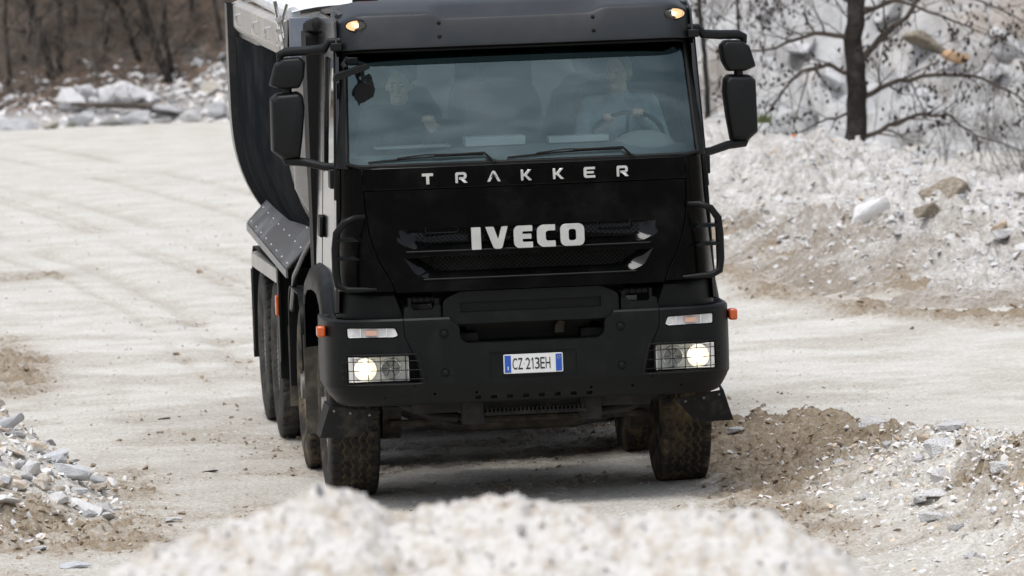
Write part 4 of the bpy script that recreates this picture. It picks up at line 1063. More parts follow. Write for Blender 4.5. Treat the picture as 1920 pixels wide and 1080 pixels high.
# --- chassis and underside
ch = MB()
for s in (-1, 1):
    ch.box(s*.38, s*.46, .30, 8.6, .86, 1.14); ch.box(s*.32, s*.50, .18, .45, .70, 1.10)
for y in (.5, 2.4, 4.4, 6.0, 8.4): ch.box(-.38, .38, y, y+.12, .9, 1.08)
obj('chassis', ch, 'under', T, bevel=.01)
uc = MB().box(-.75, .75, .22, .34, .60, .72); uc.box(-.30, .34, .16, .40, .575, .60)
for i in range(24): uc.box(-.29+i*.026, -.29+i*.026+.012, .15, .16, .577, .625)
for s in (-1, 1):
    uc.tube([(s*.92, .45, .74), (s*.80, .42, .66), (s*.62, .40, .57), (s*.45, .42, .55)], .035, 8)
    uc.box(s*.30, s*.44, .20, .30, .52, .72); uc.tube([(s*.18, .2, .78), (s*.18, .2, .66)], .012, 6)
    uc.tube([(s*.90, .7, .62), (s*.70, .62, .60), (s*.50, .6, .50), (s*.38, .62, .48)], .028, 8)
obj('front_crossmember', uc, 'under', T, bevel=.005)
eng = MB().box(-.40, .40, .75, 2.2, .62, 1.15); eng.box(-.26, .26, .9, 1.2, .50, .70); eng.box(-.34, .34, 1.7, 2.6, .58, .9)
obj('engine_sump', eng, 'under', T, bevel=.04)

def axle(y, drive=False):
    a = MB()
    if not drive:
        a.tube([(-.88, y, .56), (-.72, y, .55), (-.55, y, .47), (-.40, y, .43), (.40, y, .43), (.55, y, .47), (.72, y, .55), (.88, y, .56)], [.055, .06, .065, .062, .062, .065, .06, .055], 8)
        a.box(-.50, -.38, y-.10, y+.10, .42, .53); a.box(.38, .50, y-.10, y+.10, .42, .53)
        a.tube([(-.82, y-.22, .46), (.82, y-.22, .46)], .022, 8)
    else:
        a.tube([(-.9, y, .55), (-.3, y, .55), (-.14, y, .55), (.14, y, .55), (.3, y, .55), (.9, y, .55)], [.09, .10, .22, .22, .10, .09], 14)
    for s in (-1, 1):
        for k_ in range(4):
            L_ = .72-.13*k_; a.tube([(s*.44, y-L_, .70-.035*k_+.02), (s*.44, y, .60-.03*k_), (s*.44, y+L_, .70-.035*k_+.02)], .022, 6)
        a.cyl((s*.86, y, .555), (s*.74, y, .555), .21, 20)
    return a
for y, dr in ((1.45, False), (3.45, False), (5.95, True), (7.45, True)):
    obj('axle', axle(y, dr), 'under_muddy', T, smooth=40)

# --- wheels
NT = 384; TR = .553
def tyre_mesh(name, pattern, m):
    prof = []   # (x, r) across
    for v in np.linspace(-.140, .140, 57): prof.append((v, TR-.10*abs(v)**2.2/.14*.14))
    side = [(.150, TR-.012), (.157, TR-.030), (.160, TR-.055), (.166, .455), (.168, .42), (.160, .37), (.145, .32), (.130, .292)]
    full = [(-x, r) for x, r in side[::-1]]+prof+side
    nv = len(full); th = np.linspace(0, 2*math.pi, NT+1)[:-1]
    X = np.array([p_[0] for p_ in full])[None, :].repeat(NT, 0); Rr = np.array([p_[1] for p_ in full])[None, :].repeat(NT, 0); TH = th[:, None].repeat(nv, 1)
    s_ = TH*TR  # arc length
    mud = np.zeros_like(X)
    inn = np.abs(X) < .146
    if pattern == 'steer':
        pit = 2*math.pi*TR/46
        ph = (s_/pit) % 1; zig = np.abs(ph*2-1)-.5
        gr = np.zeros_like(X)
        for gx_ in (-.078, -.026, .026, .078):
            w0 = .0078; gr = np.maximum(gr, 1-sstep(w0*.7, w0*1.5, np.abs(X-gx_-.009*np.sign(zig)*np.minimum(1, np.abs(zig)*3))))
        longg = gr.copy()
        # cross sipes
        for a_, b_, off in ((-.078, -.026, 0), (-.026, .026, .35), (.026, .078, .7)):
            ins = (X > a_)*(X < b_); ph2 = (s_/pit+off+(X-a_)*9) % 1
            gr = np.maximum(gr, ins*(1-sstep(.05, .10, np.abs(ph2-.5)))*.7)
        ph3 = (s_/pit) % 1; gr = np.maximum(gr, (np.abs(X) > .105)*(1-sstep(.09, .16, np.abs(ph3-.5)))*.9)
    else:
        longg = np.zeros_like(X); pit = 2*math.pi*TR/44; ph = (s_/pit+np.abs(X)*4.5) % 1
        gr = (1-sstep(.10, .17, np.abs(ph-.5)))*(np.abs(X) > .035)
        gr = np.maximum(gr, 1-sstep(.004, .008, np.abs(np.abs(X)-.035)))
    gr = gr*inn
    Rr = Rr-.013*gr
    # sidewall ribs
    Rr = Rr+0*X
    V = np.stack([X, Rr*np.sin(TH), Rr*np.cos(TH)], -1).reshape(-1, 3)
    I = np.arange(NT*nv).reshape(NT, nv); J = np.roll(I, -1, 0)
    Fq = np.stack([I[:, :-1], I[:, 1:], J[:, 1:], J[:, :-1]], -1).reshape(-1, 4)
    o = np_mesh(name, V, Fq, m, attrs={'mud': (np.where(longg > .4, .75, gr*.30-.12)*inn-.1*(1-inn)).ravel()})
    o.data.set_sharp_from_angle(angle=R(50))
    return o
def rim_mb(out=True):
    P = []
    pr = [(.125, .300), (.135, .290), (.125, .280), (.08, .272), (.055, .25), (.050, .19), (.085, .16), (.095, .14), (.10, .135)] if out else [(.125, .300), (.135, .290), (.125, .280), (-.02, .272), (-.055, .25), (-.060, .19), (-.05, .16), (-.04, .14), (-.04, .135)]
    mb = MB()
    mb.grid([[(-x, r*math.sin(a), r*math.cos(a)) for a in np.linspace(0, 2*math.pi, 49)] for x, r in pr])
    x_ = pr[-1][0]
    mb.cyl((-x_-.03, 0, 0), (0, 0, 0), .135, 28); mb.cyl((-x_-.07, 0, 0), (-x_-.02, 0, 0), .085, 20)
    for i in range(10):
        a = i*math.pi/5; mb.cyl((-pr[6][0]-.035, .167*math.sin(a), .167*math.cos(a)), (-pr[6][0]+.02, .167*math.sin(a), .167*math.cos(a)), .014, 6)
    mb.grid([[(x, r*math.sin(a), r*math.cos(a)) for a in np.linspace(0, 2*math.pi, 49)] for x, r in ((.125, .300), (.13, .285), (.02, .27), (.0, .05))])
    return mb
ty_s = tyre_mesh('tyre', 'steer', M_['tyre']); ty_d = tyre_mesh('tyre', 'drive', M_['tyre_clean'])
rm_o = obj('rim', rim_mb(True), 'rim', None, smooth=40); rm_i = obj('rim', rim_mb(False), 'rim', None, smooth=40)
ty_m = bpy.data.objects.new('tyre', ty_s.data.copy()); C.objects.link(ty_m); ty_m.data.materials[0] = M_['tyre_muddy']
protos_ = (ty_s, ty_d, ty_m, rm_o, rm_i)
def wheel(x, y, ty, rm, steer=0, dual=False):
    s = 1 if x > 0 else -1
    e = bpy.data.objects.new('wheel', rm.data); C.objects.link(e); e.parent = T; e.location = (x, y, TR-.006)
    e.rotation_euler = (random.uniform(0, 6), 0, (math.pi if s > 0 else 0)+steer)
    t = bpy.data.objects.new('tyre', ty.data); C.objects.link(t); t.parent = e
    if dual:
        t2 = bpy.data.objects.new('tyre', ty.data); C.objects.link(t2); t2.parent = e; t2.location = (.345, 0, 0)
for s in (-1, 1):
    wheel(s*1.062, 1.45, ty_s if s < 0 else ty_m, rm_o); wheel(s*1.062, 3.45, ty_m, rm_o)
    wheel(s*1.080, 5.95, ty_d, rm_i, dual=True); wheel(s*1.080, 7.45, ty_d, rm_i, dual=True)
for o in protos_: bpy.data.objects.remove(o)

# --- side equipment: tanks, mudguards, flaps, rail, air intake
for s in (-1, 1):
    def guard(y0, y1, zt, zb_f, zb_r, nm='mudguard', m='plastic', x0=.86, x1=1.262):
        pts = rpoly([(y0, zb_f), (y0+.04, zt-.12), (y0+.22, zt), (y1-.22, zt), (y1-.04, zt-.12), (y1, zb_r)], [0, .1, .12, .12, .1, 0], 5)
        P = [[(s*x, y, z) for x in (x0, x1-.02, x1)] for y, z in pts]; Q = []
        cy_, cz_ = (y0+y1)/2, .55
        for y, z in pts:
            v = Vector((y-cy_, z-cz_)).normalized()*.014; Q.append([(s*x, y-v.x, z-v.y) for x in (x0, x1-.02, x1-.004)])
        return obj(nm, MB().slab(P, Q), m, T)
    guard(2.80, 4.12, 1.20, .70, .50)
    guard(5.20, 8.15, 1.24, .62, .46)
    # grey cover strip above the rear guard
    obj('guard_cover', MB().add([(s*1.10, 5.15, 1.255), (s*1.275, 5.15, 1.235), (s*1.285, 7.7, 1.20), (s*1.10, 7.7, 1.25), (s*1.10, 5.15, 1.242), (s*1.275, 5.10, 1.14), (s*1.285, 7.75, 1.10), (s*1.10, 7.7, 1.232)],
        [(0, 1, 2, 3), (7, 6, 5, 4), (0, 4, 5, 1), (1, 5, 6, 2), (2, 6, 7, 3), (3, 7, 4, 0)]), 'body_light', T)
    fl = MB().box(s*.86, s*1.268, 5.02, 5.05, .48, 1.24); fl.box(s*1.255, s*1.27, 4.95, 5.10, .60, 1.24)
    obj('mud_flap', fl, 'plastic', T)
    obj('mud_flap', MB().box(s*.86, s*1.265, 8.20, 8.22, .40, 1.05), 'rubber', T)
    obj('mud_flap', MB().box(s*.90, s*1.262, 2.60, 2.63, .30, .95), 'under_muddy', T)
    obj('mud_flap', MB().box(s*.90, s*1.262, 4.16, 4.18, .36, .9), 'under_muddy', T)
    obj('side_marker', MB().box(s*1.268, s*1.288, 4.98, 5.06, .92, 1.06), 'orange', T, bevel=.006)
    tk = MB().prism(rpoly([(s*.62, .52), (s*1.20, .52), (s*1.20, 1.12), (s*.62, 1.12)], .09), 4.25, 4.92, 'y')
    obj('fuel_tank', tk, 'under', T, smooth=50)
    gr_ = MB().tube([(s*1.235, 4.15, .98), (s*1.24, 3.6, 1.28), (s*1.20, 3.1, 1.46), (s*1.15, 2.75, 1.60)], .018, 8)
    obj('air_pipe', gr_, 'steel', T)
it = MB().prism(rpoly([(2.18, 1.30), (2.48, 1.30), (2.50, 1.95), (2.62, 2.15), (2.62, 2.95), (2.20, 2.95)], .04), -1.20, -.92, 'x')
it.tube([(-1.15, 2.42, 2.90), (-1.16, 2.30, 2.98), (-1.12, 2.15, 3.00), (-1.02, 2.10, 3.0)], .05, 10)
obj('air_intake', it, 'rubber', T, bevel=.02)
it = MB().prism(rpoly([(2.18, 1.30), (2.55, 1.30), (2.55, 2.75), (2.20, 2.75)], .05), .90, 1.18, 'x'); obj('exhaust_shield', it, 'rubber', T, bevel=.02)

# --- dump tub
SEC = [(1.275, 3.00), (1.275, 2.55), (1.272, 2.15), (1.255, 1.95), (1.205, 1.76), (1.13, 1.60), (1.03, 1.47), (.90, 1.37), (.70, 1.30), (.35, 1.27), (0, 1.265)]
d = [0]
for i in range(1, len(SEC)): d.append(d[-1]+math.dist(SEC[i], SEC[i-1]))
SS = np.linspace(0, d[-1], 34); sx = np.interp(SS, d, [p_[0] for p_ in SEC]); sz = np.interp(SS, d, [p_[1] for p_ in SEC])
for _ in range(2): sx[1:-1] = (sx[:-2]+2*sx[1:-1]+sx[2:])/4; sz[1:-1] = (sz[:-2]+2*sz[1:-1]+sz[2:])/4
hx_ = np.concatenate([-sx, sx[::-1][1:]]); hz_ = np.concatenate([sz, sz[::-1][1:]])
P, Q = [], []
for y in (2.92, 3.2, 3.6, 4, 4.4, 4.6, 4.75, 5, 5.3, 5.6, 5.75, 5.9, 6, 6.6, 7.2, 7.8, 8.3):
    kf = float(np.interp(y, [4.6, 5.9], [.945, 1.025]))
    P.append([(x*kf, y, z) for x, z in zip(hx_, hz_)]); Q.append([(x*kf*.985, y, z+.02*(1-abs(x)/1.28)) for x, z in zip(hx_, hz_)])
tub = obj('dump_body', MB().slab(P, Q), 'body', T, smooth=30)
def rib(y, w_=.10, h=.035, m='body'):
    P, Q = [], []
    for yy, o_ in ((y, 0.002), (y+.02, h), (y+w_-.02, h), (y+w_, .002)):
        row = []
        for i in range(len(hx_)):
            a_, b_3 = max(0, i-1), min(len(hx_)-1, i+1); t = Vector((hx_[b_3]-hx_[a_], hz_[b_3]-hz_[a_])).normalized(); n = Vector((t.y, -t.x))
            if hx_[i] < 0: pass
            row.append((hx_[i]*1.02+(n.x if n.x*hx_[i] >= 0 else -n.x)*o_ if abs(hx_[i]) > .05 else hx_[i], yy, hz_[i]-abs(n.y)*o_))
        P.append(row)
    return obj('body_rib', MB().grid(P), m, tub, smooth=25)
rib(7.96, .32, .08)
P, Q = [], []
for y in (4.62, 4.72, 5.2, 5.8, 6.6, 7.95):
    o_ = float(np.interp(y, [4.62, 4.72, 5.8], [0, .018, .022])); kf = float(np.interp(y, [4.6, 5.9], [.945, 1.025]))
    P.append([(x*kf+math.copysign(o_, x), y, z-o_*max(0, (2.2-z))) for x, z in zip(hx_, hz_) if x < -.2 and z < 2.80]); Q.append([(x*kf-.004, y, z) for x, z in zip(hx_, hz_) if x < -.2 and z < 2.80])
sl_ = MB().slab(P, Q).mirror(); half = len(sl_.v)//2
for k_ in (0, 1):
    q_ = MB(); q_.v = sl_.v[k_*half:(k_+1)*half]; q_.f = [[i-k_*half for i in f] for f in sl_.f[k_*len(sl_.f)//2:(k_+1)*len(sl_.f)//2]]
    obj('rear_shell', q_, 'shell', tub, smooth=30)  # dark outer shell over the rear part of the tub side
rl = MB()
for s in (-1, 1):
    rl.add([(s*1.262, 2.90, 3.02), (s*1.335, 2.90, 2.99), (s*1.335, 2.90, 2.83), (s*1.277, 2.90, 2.76), (s*1.262, 8.32, 3.02), (s*1.335, 8.32, 2.99), (s*1.335, 8.32, 2.83), (s*1.277, 8.32, 2.76)],
           [(0, 1, 2, 3), (7, 6, 5, 4), (0, 4, 5, 1), (1, 5, 6, 2), (2, 6, 7, 3), (3, 7, 4, 0)])
obj('top_rail', rl, 'body_light', T, bevel=.006)
for s in (-1, 1):
    for y in (3.55, 4.9, 6.9):
        hk = MB().tube([(s*1.338, y, 2.95), (s*1.375, y, 2.94), (s*1.375, y, 2.87), (s*1.338, y, 2.86)], .006, 6)
        hk.tube([(s*1.338, y+.16, 2.95), (s*1.375, y+.16, 2.94), (s*1.375, y+.16, 2.87), (s*1.338, y+.16, 2.86)], .006, 6); hk.tube([(s*1.375, y, 2.905), (s*1.375, y+.16, 2.905)], .005, 6)
        obj('rope_hook', hk, 'chrome', T)
bk = MB().prism([(-1.262, 1.9), (-1.0, 1.45), (-.6, 1.32), (.6, 1.32), (1.0, 1.45), (1.262, 1.9), (1.262, 3.02), (.9, 3.10), (-.9, 3.10), (-1.262, 3.02)], 2.86, 2.90, 'y')
o = obj('bulkhead', bk, 'body_light', T, bevel=.006)
obj('bulkhead_post', MB().box(-1.262, -1.12, 2.80, 2.857, 2.70, 3.03), 'blue_grey', T, bevel=.004)
for x in (-1.04, -1.0): obj('bolt', MB().ell((x-.04, 2.856, 2.98 if x < -1.02 else 2.93), (.008, .006, .008), 8, 6), 'chrome', T)
lt = MB().tube([(-1.30, 2.86, 2.70), (-1.31, 2.84, 2.86), (-1.33, 2.84, 3.0), (-1.35, 2.86, 3.14)], .014, 6); lt.tube([(-1.27, 2.84, 3.12), (-1.31, 2.84, 3.0), (-1.30, 2.84, 2.9)], .010, 6)
for z in (2.78, 2.86, 2.94, 3.02): lt.cyl((-1.33, 2.82, z), (-1.33, 2.88, z), .02, 8)
lt.ell((-1.24, 2.82, 2.88), (.022, .02, .02), 10, 8)
obj('tarpaulin_latch', lt, 'chrome', T)
P = []
for y in np.linspace(2.84, 8.3, 40):
    row = []
    for x in np.linspace(-1.24, 1.24, 31):
        row.append((x, y, 3.04+.10*(1-(x/1.24)**2)+.045*math.sin(y*4.2+x*1.3)*math.sin(x*3+y)+.02*math.sin(y*11+x*5)))
    P.append(row)
obj('tarpaulin', MB().grid(P), 'tarp', T, smooth=60)
rb = MB().tube([(-1.23, 2.88, 3.05), (-1.24, 5, 3.07), (-1.24, 8.2, 3.10)], .05, 10); obj('tarpaulin_roll', rb, 'tarp', T)
# sloping deflector plates over the rear wheels, with bolt heads
for s in (-1, 1):
    a_, b_4, c_, d_ = Vector((1.25, 4.15, 1.285)), Vector((1.305, 7.6, 1.42)), Vector((1.09, 7.6, 1.645)), Vector((1.02, 4.15, 1.530))
    n = (b_4-a_).cross(d_-a_).normalized()*-.012
    vs = [a_, b_4, c_, d_]; vs = vs+[v-n for v in vs]
    pm = MB().add([(s*v.x, v.y, v.z) for v in vs], [(0, 1, 2, 3), (7, 6, 5, 4), (0, 4, 5, 1), (1, 5, 6, 2), (2, 6, 7, 3), (3, 7, 4, 0)])
    pm.add([(s*1.25, 4.13, 1.285), (s*1.305, 7.6, 1.42), (s*1.305, 7.6, 1.365), (s*1.25, 4.13, 1.232), (s*1.264, 4.13, 1.285), (s*1.319, 7.6, 1.42), (s*1.319, 7.6, 1.365), (s*1.264, 4.13, 1.232)], [(3, 2, 1, 0), (4, 5, 6, 7), (0, 1, 5, 4), (1, 2, 6, 5), (2, 3, 7, 6), (3, 0, 4, 7)])
    o = obj('deflector_plate', pm, 'steel', T)
    for v_ in (.10, .52, .90):
        for u_ in np.linspace(.05, .95, 8):
            q = (a_*(1-u_)+b_4*u_)*(1-v_)+(d_*(1-u_)+c_*u_)*v_; obj('rivet', MB().ell((s*(q.x+.006), q.y, q.z+.006), (.013, .018, .010), 10, 6), 'chrome', o)

# --- cab interior
ds = MB(); P, Q = [], []
for y, z in ((.42, 2.155), (.50, 2.215), (.66, 2.225), (.86, 2.20), (.93, 2.05), (.95, 1.6)):
    P.append([(x, y, z+.02*math.cos(x*3)+(.030*math.exp(-((x-.72)/.26)**2) if z > 2.1 else 0)) for x in np.linspace(-1.06, 1.06, 33)]); Q.append([(x, y+.01, z-.06) for x in np.linspace(-1.06, 1.06, 33)])
obj('dashboard', ds.slab(P, Q), 'int_dash', T, smooth=40)
pa = MB().box(-.33, .05, .52, .74, 2.245, 2.300); obj('papers', pa, 'paper', T, bevel=.004)
pa = MB().box(-.90, -.42, .54, .70, 2.245, 2.262); obj('tray', pa, 'int_light', T, bevel=.006)
pa = MB().ell((.80, .56, 2.20), (.20, .10, .105), 24, 12); obj('dash_reflection', pa, 'int_light', T, smooth=60); pa = MB().box(.20, .58, .54, .72, 2.245, 2.285); obj('papers', pa, 'paper', T, bevel=.004)  # pale ellipsoid stands in for the white reflection over the dash
wc = Vector((.72, .80, 2.235)); wr_ = .235; tl = R(38)
def wpt(a, r=wr_, h=0): return wc+Vector((r*math.cos(a), r*math.sin(a)*math.cos(tl)-h*math.sin(tl), r*math.sin(a)*math.sin(tl)+h*math.cos(tl)))
def wpt(a, r=wr_, h=0):
    # wheel plane tilted: far rim (front) lower than near rim
    return wc+Vector((r*math.cos(a), -r*math.sin(a)*math.cos(R(50)), r*math.sin(a)*math.sin(R(50))))
sw = MB().tube([wpt(a) for a in np.linspace(0, 2*math.pi, 37)[:-1]], .015, 8, closed=True)
for a in (R(200), R(340), R(90)): sw.tube([wpt(a), wpt(a, .03)], .012, 6)
sw.tube([wc, wc+Vector((0, -.10, -.28))], .04, 10); sw.ell(tuple(wc), (.06, .05, .05), 12, 8)
obj('steering_wheel', sw, 'int_dark', T, smooth=50)
def seat(x, name='seat'):
    sb = MB().prism(rpoly([(-.25, 1.72), (.25, 1.72), (.25, 2.50), (.19, 2.60), (-.19, 2.60), (-.25, 2.50)], .06), 0, .13, 'y')
    sb.v = [(X_+x, Y_+1.34+(Z_-1.72)*.16, Z_) for X_, Y_, Z_ in sb.v]
    o = obj('seat', sb, 'int_dark', T, bevel=.03)
    h_ = MB().prism(rpoly([(-.14, 2.63), (.14, 2.63), (.14, 2.80), (-.14, 2.80)], .05), 1.46, 1.55, 'y').shift((x, 0, 0)); obj('headrest', h_, 'int_dark', o, bevel=.02)
    c_2 = MB().box(x-.25, x+.25, .92, 1.42, 1.58, 1.74); obj('seat_cushion', c_2, 'int_dark', o, bevel=.04)
for x in (-.68, 0.0, .72): seat(x)
lin = MB().box(-1.08, 1.08, .62, 2.0, 3.02, 3.05); obj('headlining', lin, 'int_grey', T)
# ================================================================ PEOPLE in the cab
def capsule(mb, a, b, ra, rb, n=14):
    a, b = Vector(a), Vector(b); L = (b-a).length
    if L < 1e-4: mb.ell(tuple(a), (ra, ra, ra), n, 8); return
    t = (b-a)/L; pts, rs = [], []
    for k_ in range(5):
        an = math.pi/2*(1-k_/4); pts.append(a-t*ra*math.sin(an)); rs.append(max(.0008, ra*math.cos(an)))
    for k_ in range(1, 5):
        an = math.pi/2*k_/4; pts.append(b+t*rb*math.sin(an)); rs.append(max(.0008, rb*math.cos(an)))
    pts.insert(5, a+t*L*.5); rs.insert(5, (ra+rb)/2)
    mb.tube(pts, rs, n)
def fused(name, mb, m, parent, vox=.008, sm=3):
    o = obj(name, mb, m, None, smooth=0)
    md = o.modifiers.new('r', 'REMESH'); md.mode = 'VOXEL'; md.voxel_size = vox; md.use_smooth_shade = True
    ms = o.modifiers.new('s', 'SMOOTH'); ms.iterations = sm; ms.factor = .5
    dg = bpy.context.evaluated_depsgraph_get(); dg.update()
    me = bpy.data.meshes.new_from_object(o.evaluated_get(dg)); old = o.data; o.modifiers.clear(); o.data = me; bpy.data.meshes.remove(old); me.name = name
    me.polygons.foreach_set('use_smooth', [True]*len(me.polygons))
    o.parent = parent; return o
def hand(mb, wrist, palm_dir, up_, rim_dir, s=1):
    """palm with four curled fingers of unequal length and a thumb"""
    wv = Vector(wrist); pd = Vector(palm_dir).normalized(); un = Vector(up_).normalized(); sd = pd.cross(un).normalized()*s; un = sd.cross(pd).normalized()*s if s < 0 else sd.cross(pd).normalized()
    if un.dot(Vector(up_)) < 0: un = -un
    for k_ in range(4):
        a = wv+sd*(k_-1.5)*.012; b = wv+pd*.075+sd*(k_-1.5)*.021; capsule(mb, a, b, .016, .013)
    for k_, L_ in enumerate((.82, 1., .95, .78)):
        b = wv+pd*.078+sd*(k_-1.5)*.0215
        c = b+(pd*.75+un*.25).normalized()*.040*L_; d_ = c+(pd*.35-un*.95).normalized()*.026*L_; e = d_+(-pd*.6-un*.6).normalized()*.022*L_
        capsule(mb, b, c, .0098, .009, 10); capsule(mb, c, d_, .009, .0085, 10); capsule(mb, d_, e, .0085, .0075, 10)
    t0 = wv+pd*.022-sd*.026; t1 = t0-sd*.030+pd*.026-un*.01; t2 = t1-sd*.004+pd*.024-un*.022
    capsule(mb, t0, t1, .013, .011, 10); capsule(mb, t1, t2, .011, .0085, 10)
def person(x, label, head_yaw, wr, elb, cloth, hairm, leanx=0, hz=2.655, palm=None):
    e = empty('person', (x, 1.22, 1.74)); tag(e, label, 'person')
    off = Vector((x, 1.22, 1.74))
    sh = [Vector((x-.185+leanx, 1.17, 2.44)), Vector((x+.185+leanx, 1.17, 2.44))]
    hc = Vector((x+leanx*1.2-.01, 1.08, hz))
    b = MB()
    H = MB()
    H.ell((0, 0, .02), (.075, .094, .100), 22, 16); H.ell((0, -.022, -.045), (.056, .066, .070), 18, 12)
    capsule(H, (0, -.070, -.082), (0, -.060, -.086), .020, .022, 10)
    capsule(H, (0, -.088, .018), (0, -.112, -.022), .008, .013, 10); H.ell((-.010, -.100, -.026), (.008, .01, .006), 8, 6); H.ell((.010, -.100, -.026), (.008, .01, .006), 8, 6)
    for s in (-1, 1):
        H.ell((s*.078, .005, -.005), (.010, .020, .030), 10, 8); H.ell((s*.030, -.078, .026), (.022, .012, .008), 10, 6); H.ell((s*.040, -.066, -.020), (.020, .02, .018), 10, 6)
    capsule(H, (-.018, -.086, -.052), (.018, -.086, -.052), .0075, .0075, 8); capsule(H, (-.014, -.084, -.063), (.014, -.084, -.063), .008, .008, 8)
    Rm = Matrix.Translation(hc) @ Matrix.Rotation(head_yaw, 4, 'Z') @ Matrix.Rotation(R(4), 4, 'X')
    H.v = [tuple(Rm @ Vector(q)) for q in H.v]; b.add(H.v, H.f)
    capsule(b, hc+Vector((0, .03, -.06)), (x+leanx, 1.18, 2.44), .056, .062)
    capsule(b, (x+leanx, 1.18, 2.36), (x, 1.24, 1.95), .12, .12); capsule(b, sh[0], sh[1], .062, .062)
    capsule(b, (x-.09, 1.24, 1.84), (x+.09, 1.24, 1.84), .11, .11)
    for s in (0, 1):
        capsule(b, sh[s], elb[s], .052, .042); capsule(b, elb[s], wr[s], .040, .026)
        pdv = Vector(palm[s]) if palm else (Vector(wr[s])-Vector(elb[s]))
        hand(b, wr[s], pdv, (0, 0, 1), None, 1 if s == 1 else -1)
        k_ = (-1, 1)[s]
        capsule(b, (x+k_*.09, 1.22, 1.84), (x+k_*.13, .99, 1.88), .085, .060); capsule(b, (x+k_*.13, .99, 1.88), (x+k_*.13, 1.0, 1.42), .055, .040); capsule(b, (x+k_*.13, 1.02, 1.36), (x+k_*.14, .86, 1.345), .042, .032)
    b.shift(-off)
    body = fused('body', b, 'skin', e, .0065, 2)
    c = MB()
    capsule(c, (x+leanx, 1.18, 2.36), (x, 1.24, 1.93), .150, .145); capsule(c, sh[0], sh[1], .075, .075); capsule(c, (x+leanx, 1.17, 2.45), (x+leanx, 1.15, 2.50), .085, .072)
    capsule(c, sh[0]+Vector((.07, -.03, -.06)), sh[1]+Vector((-.07, -.03, -.06)), .10, .10)
    for s in (0, 1):
        capsule(c, sh[s], elb[s], .070, .056); w2 = Vector(elb[s]).lerp(Vector(wr[s]), .90); capsule(c, elb[s], w2, .055, .038)
    c.shift(-off); fused('jacket', c, cloth, e, .010, 3)
    c = MB(); capsule(c, (x-.09, 1.24, 1.84), (x+.09, 1.24, 1.84), .125, .125)
    for k_ in (-1, 1): capsule(c, (x+k_*.09, 1.22, 1.84), (x+k_*.13, .99, 1.88), .098, .075); capsule(c, (x+k_*.13, .99, 1.88), (x+k_*.13, 1.0, 1.44), .070, .055)
    c.shift(-off); fused('trousers', c, 'navy', e, .012, 2)
    h = MB(); h.ell((0, .016, .036), (.084, .094, .098), 20, 14); h.ell((0, .05, -.01), (.076, .062, .075), 18, 12)
    h2 = MB(); h2.v = [tuple(Rm @ Vector(q)) for q in h.v]; h2.f = h.f
    kill = []
    h2.shift(-off); ho = fused('hair', h2, hairm, e, .007, 2)
    for s in (-1, 1):
        q = Rm @ Vector((s*.030, -.086, .008)); obj('eye', MB().ell(tuple(q-off), (.011, .007, .0065), 10, 8), 'eye', body)
        q1 = Rm @ Vector((s*.016, -.092, .030)); q2 = Rm @ Vector((s*.046, -.080, .032)); m3 = MB(); capsule(m3, q1-off, q2-off, .0045, .0035, 6); obj('eyebrow', m3, hairm, body)
    q1 = Rm @ Vector((-.02, -.0925, -.057)); q2 = Rm @ Vector((.02, -.0925, -.057)); m3 = MB(); capsule(m3, q1-off, q2-off, .003, .003, 6); obj('lips', m3, mat('lips', (.34, .15, .12), .5), body)
    return e
rimA = wpt(R(122)); rimB = wpt(R(80))
person(.72, 'driver in a pale blue jacket with both hands on the steering wheel', R(-32), [rimA+Vector((.015, .105, -.02)), rimB+Vector((.03, .10, -.02))],
       [Vector((.44, 1.02, 2.16)), Vector((.98, 1.02, 2.20))], 'jacket', 'hair', leanx=.0, palm=[(-.1, -1, .25), (-.15, -1, .25)])
person(-.68, 'passenger in dark clothing seated beside the interior mirror, one hand raised', R(-12), [Vector((-.86, .98, 2.02)), Vector((-.50, .92, 2.34))],
       [Vector((-.96, 1.12, 2.12)), Vector((-.42, 1.08, 2.14))], 'dark_cloth', 'hair_dark', hz=2.62)

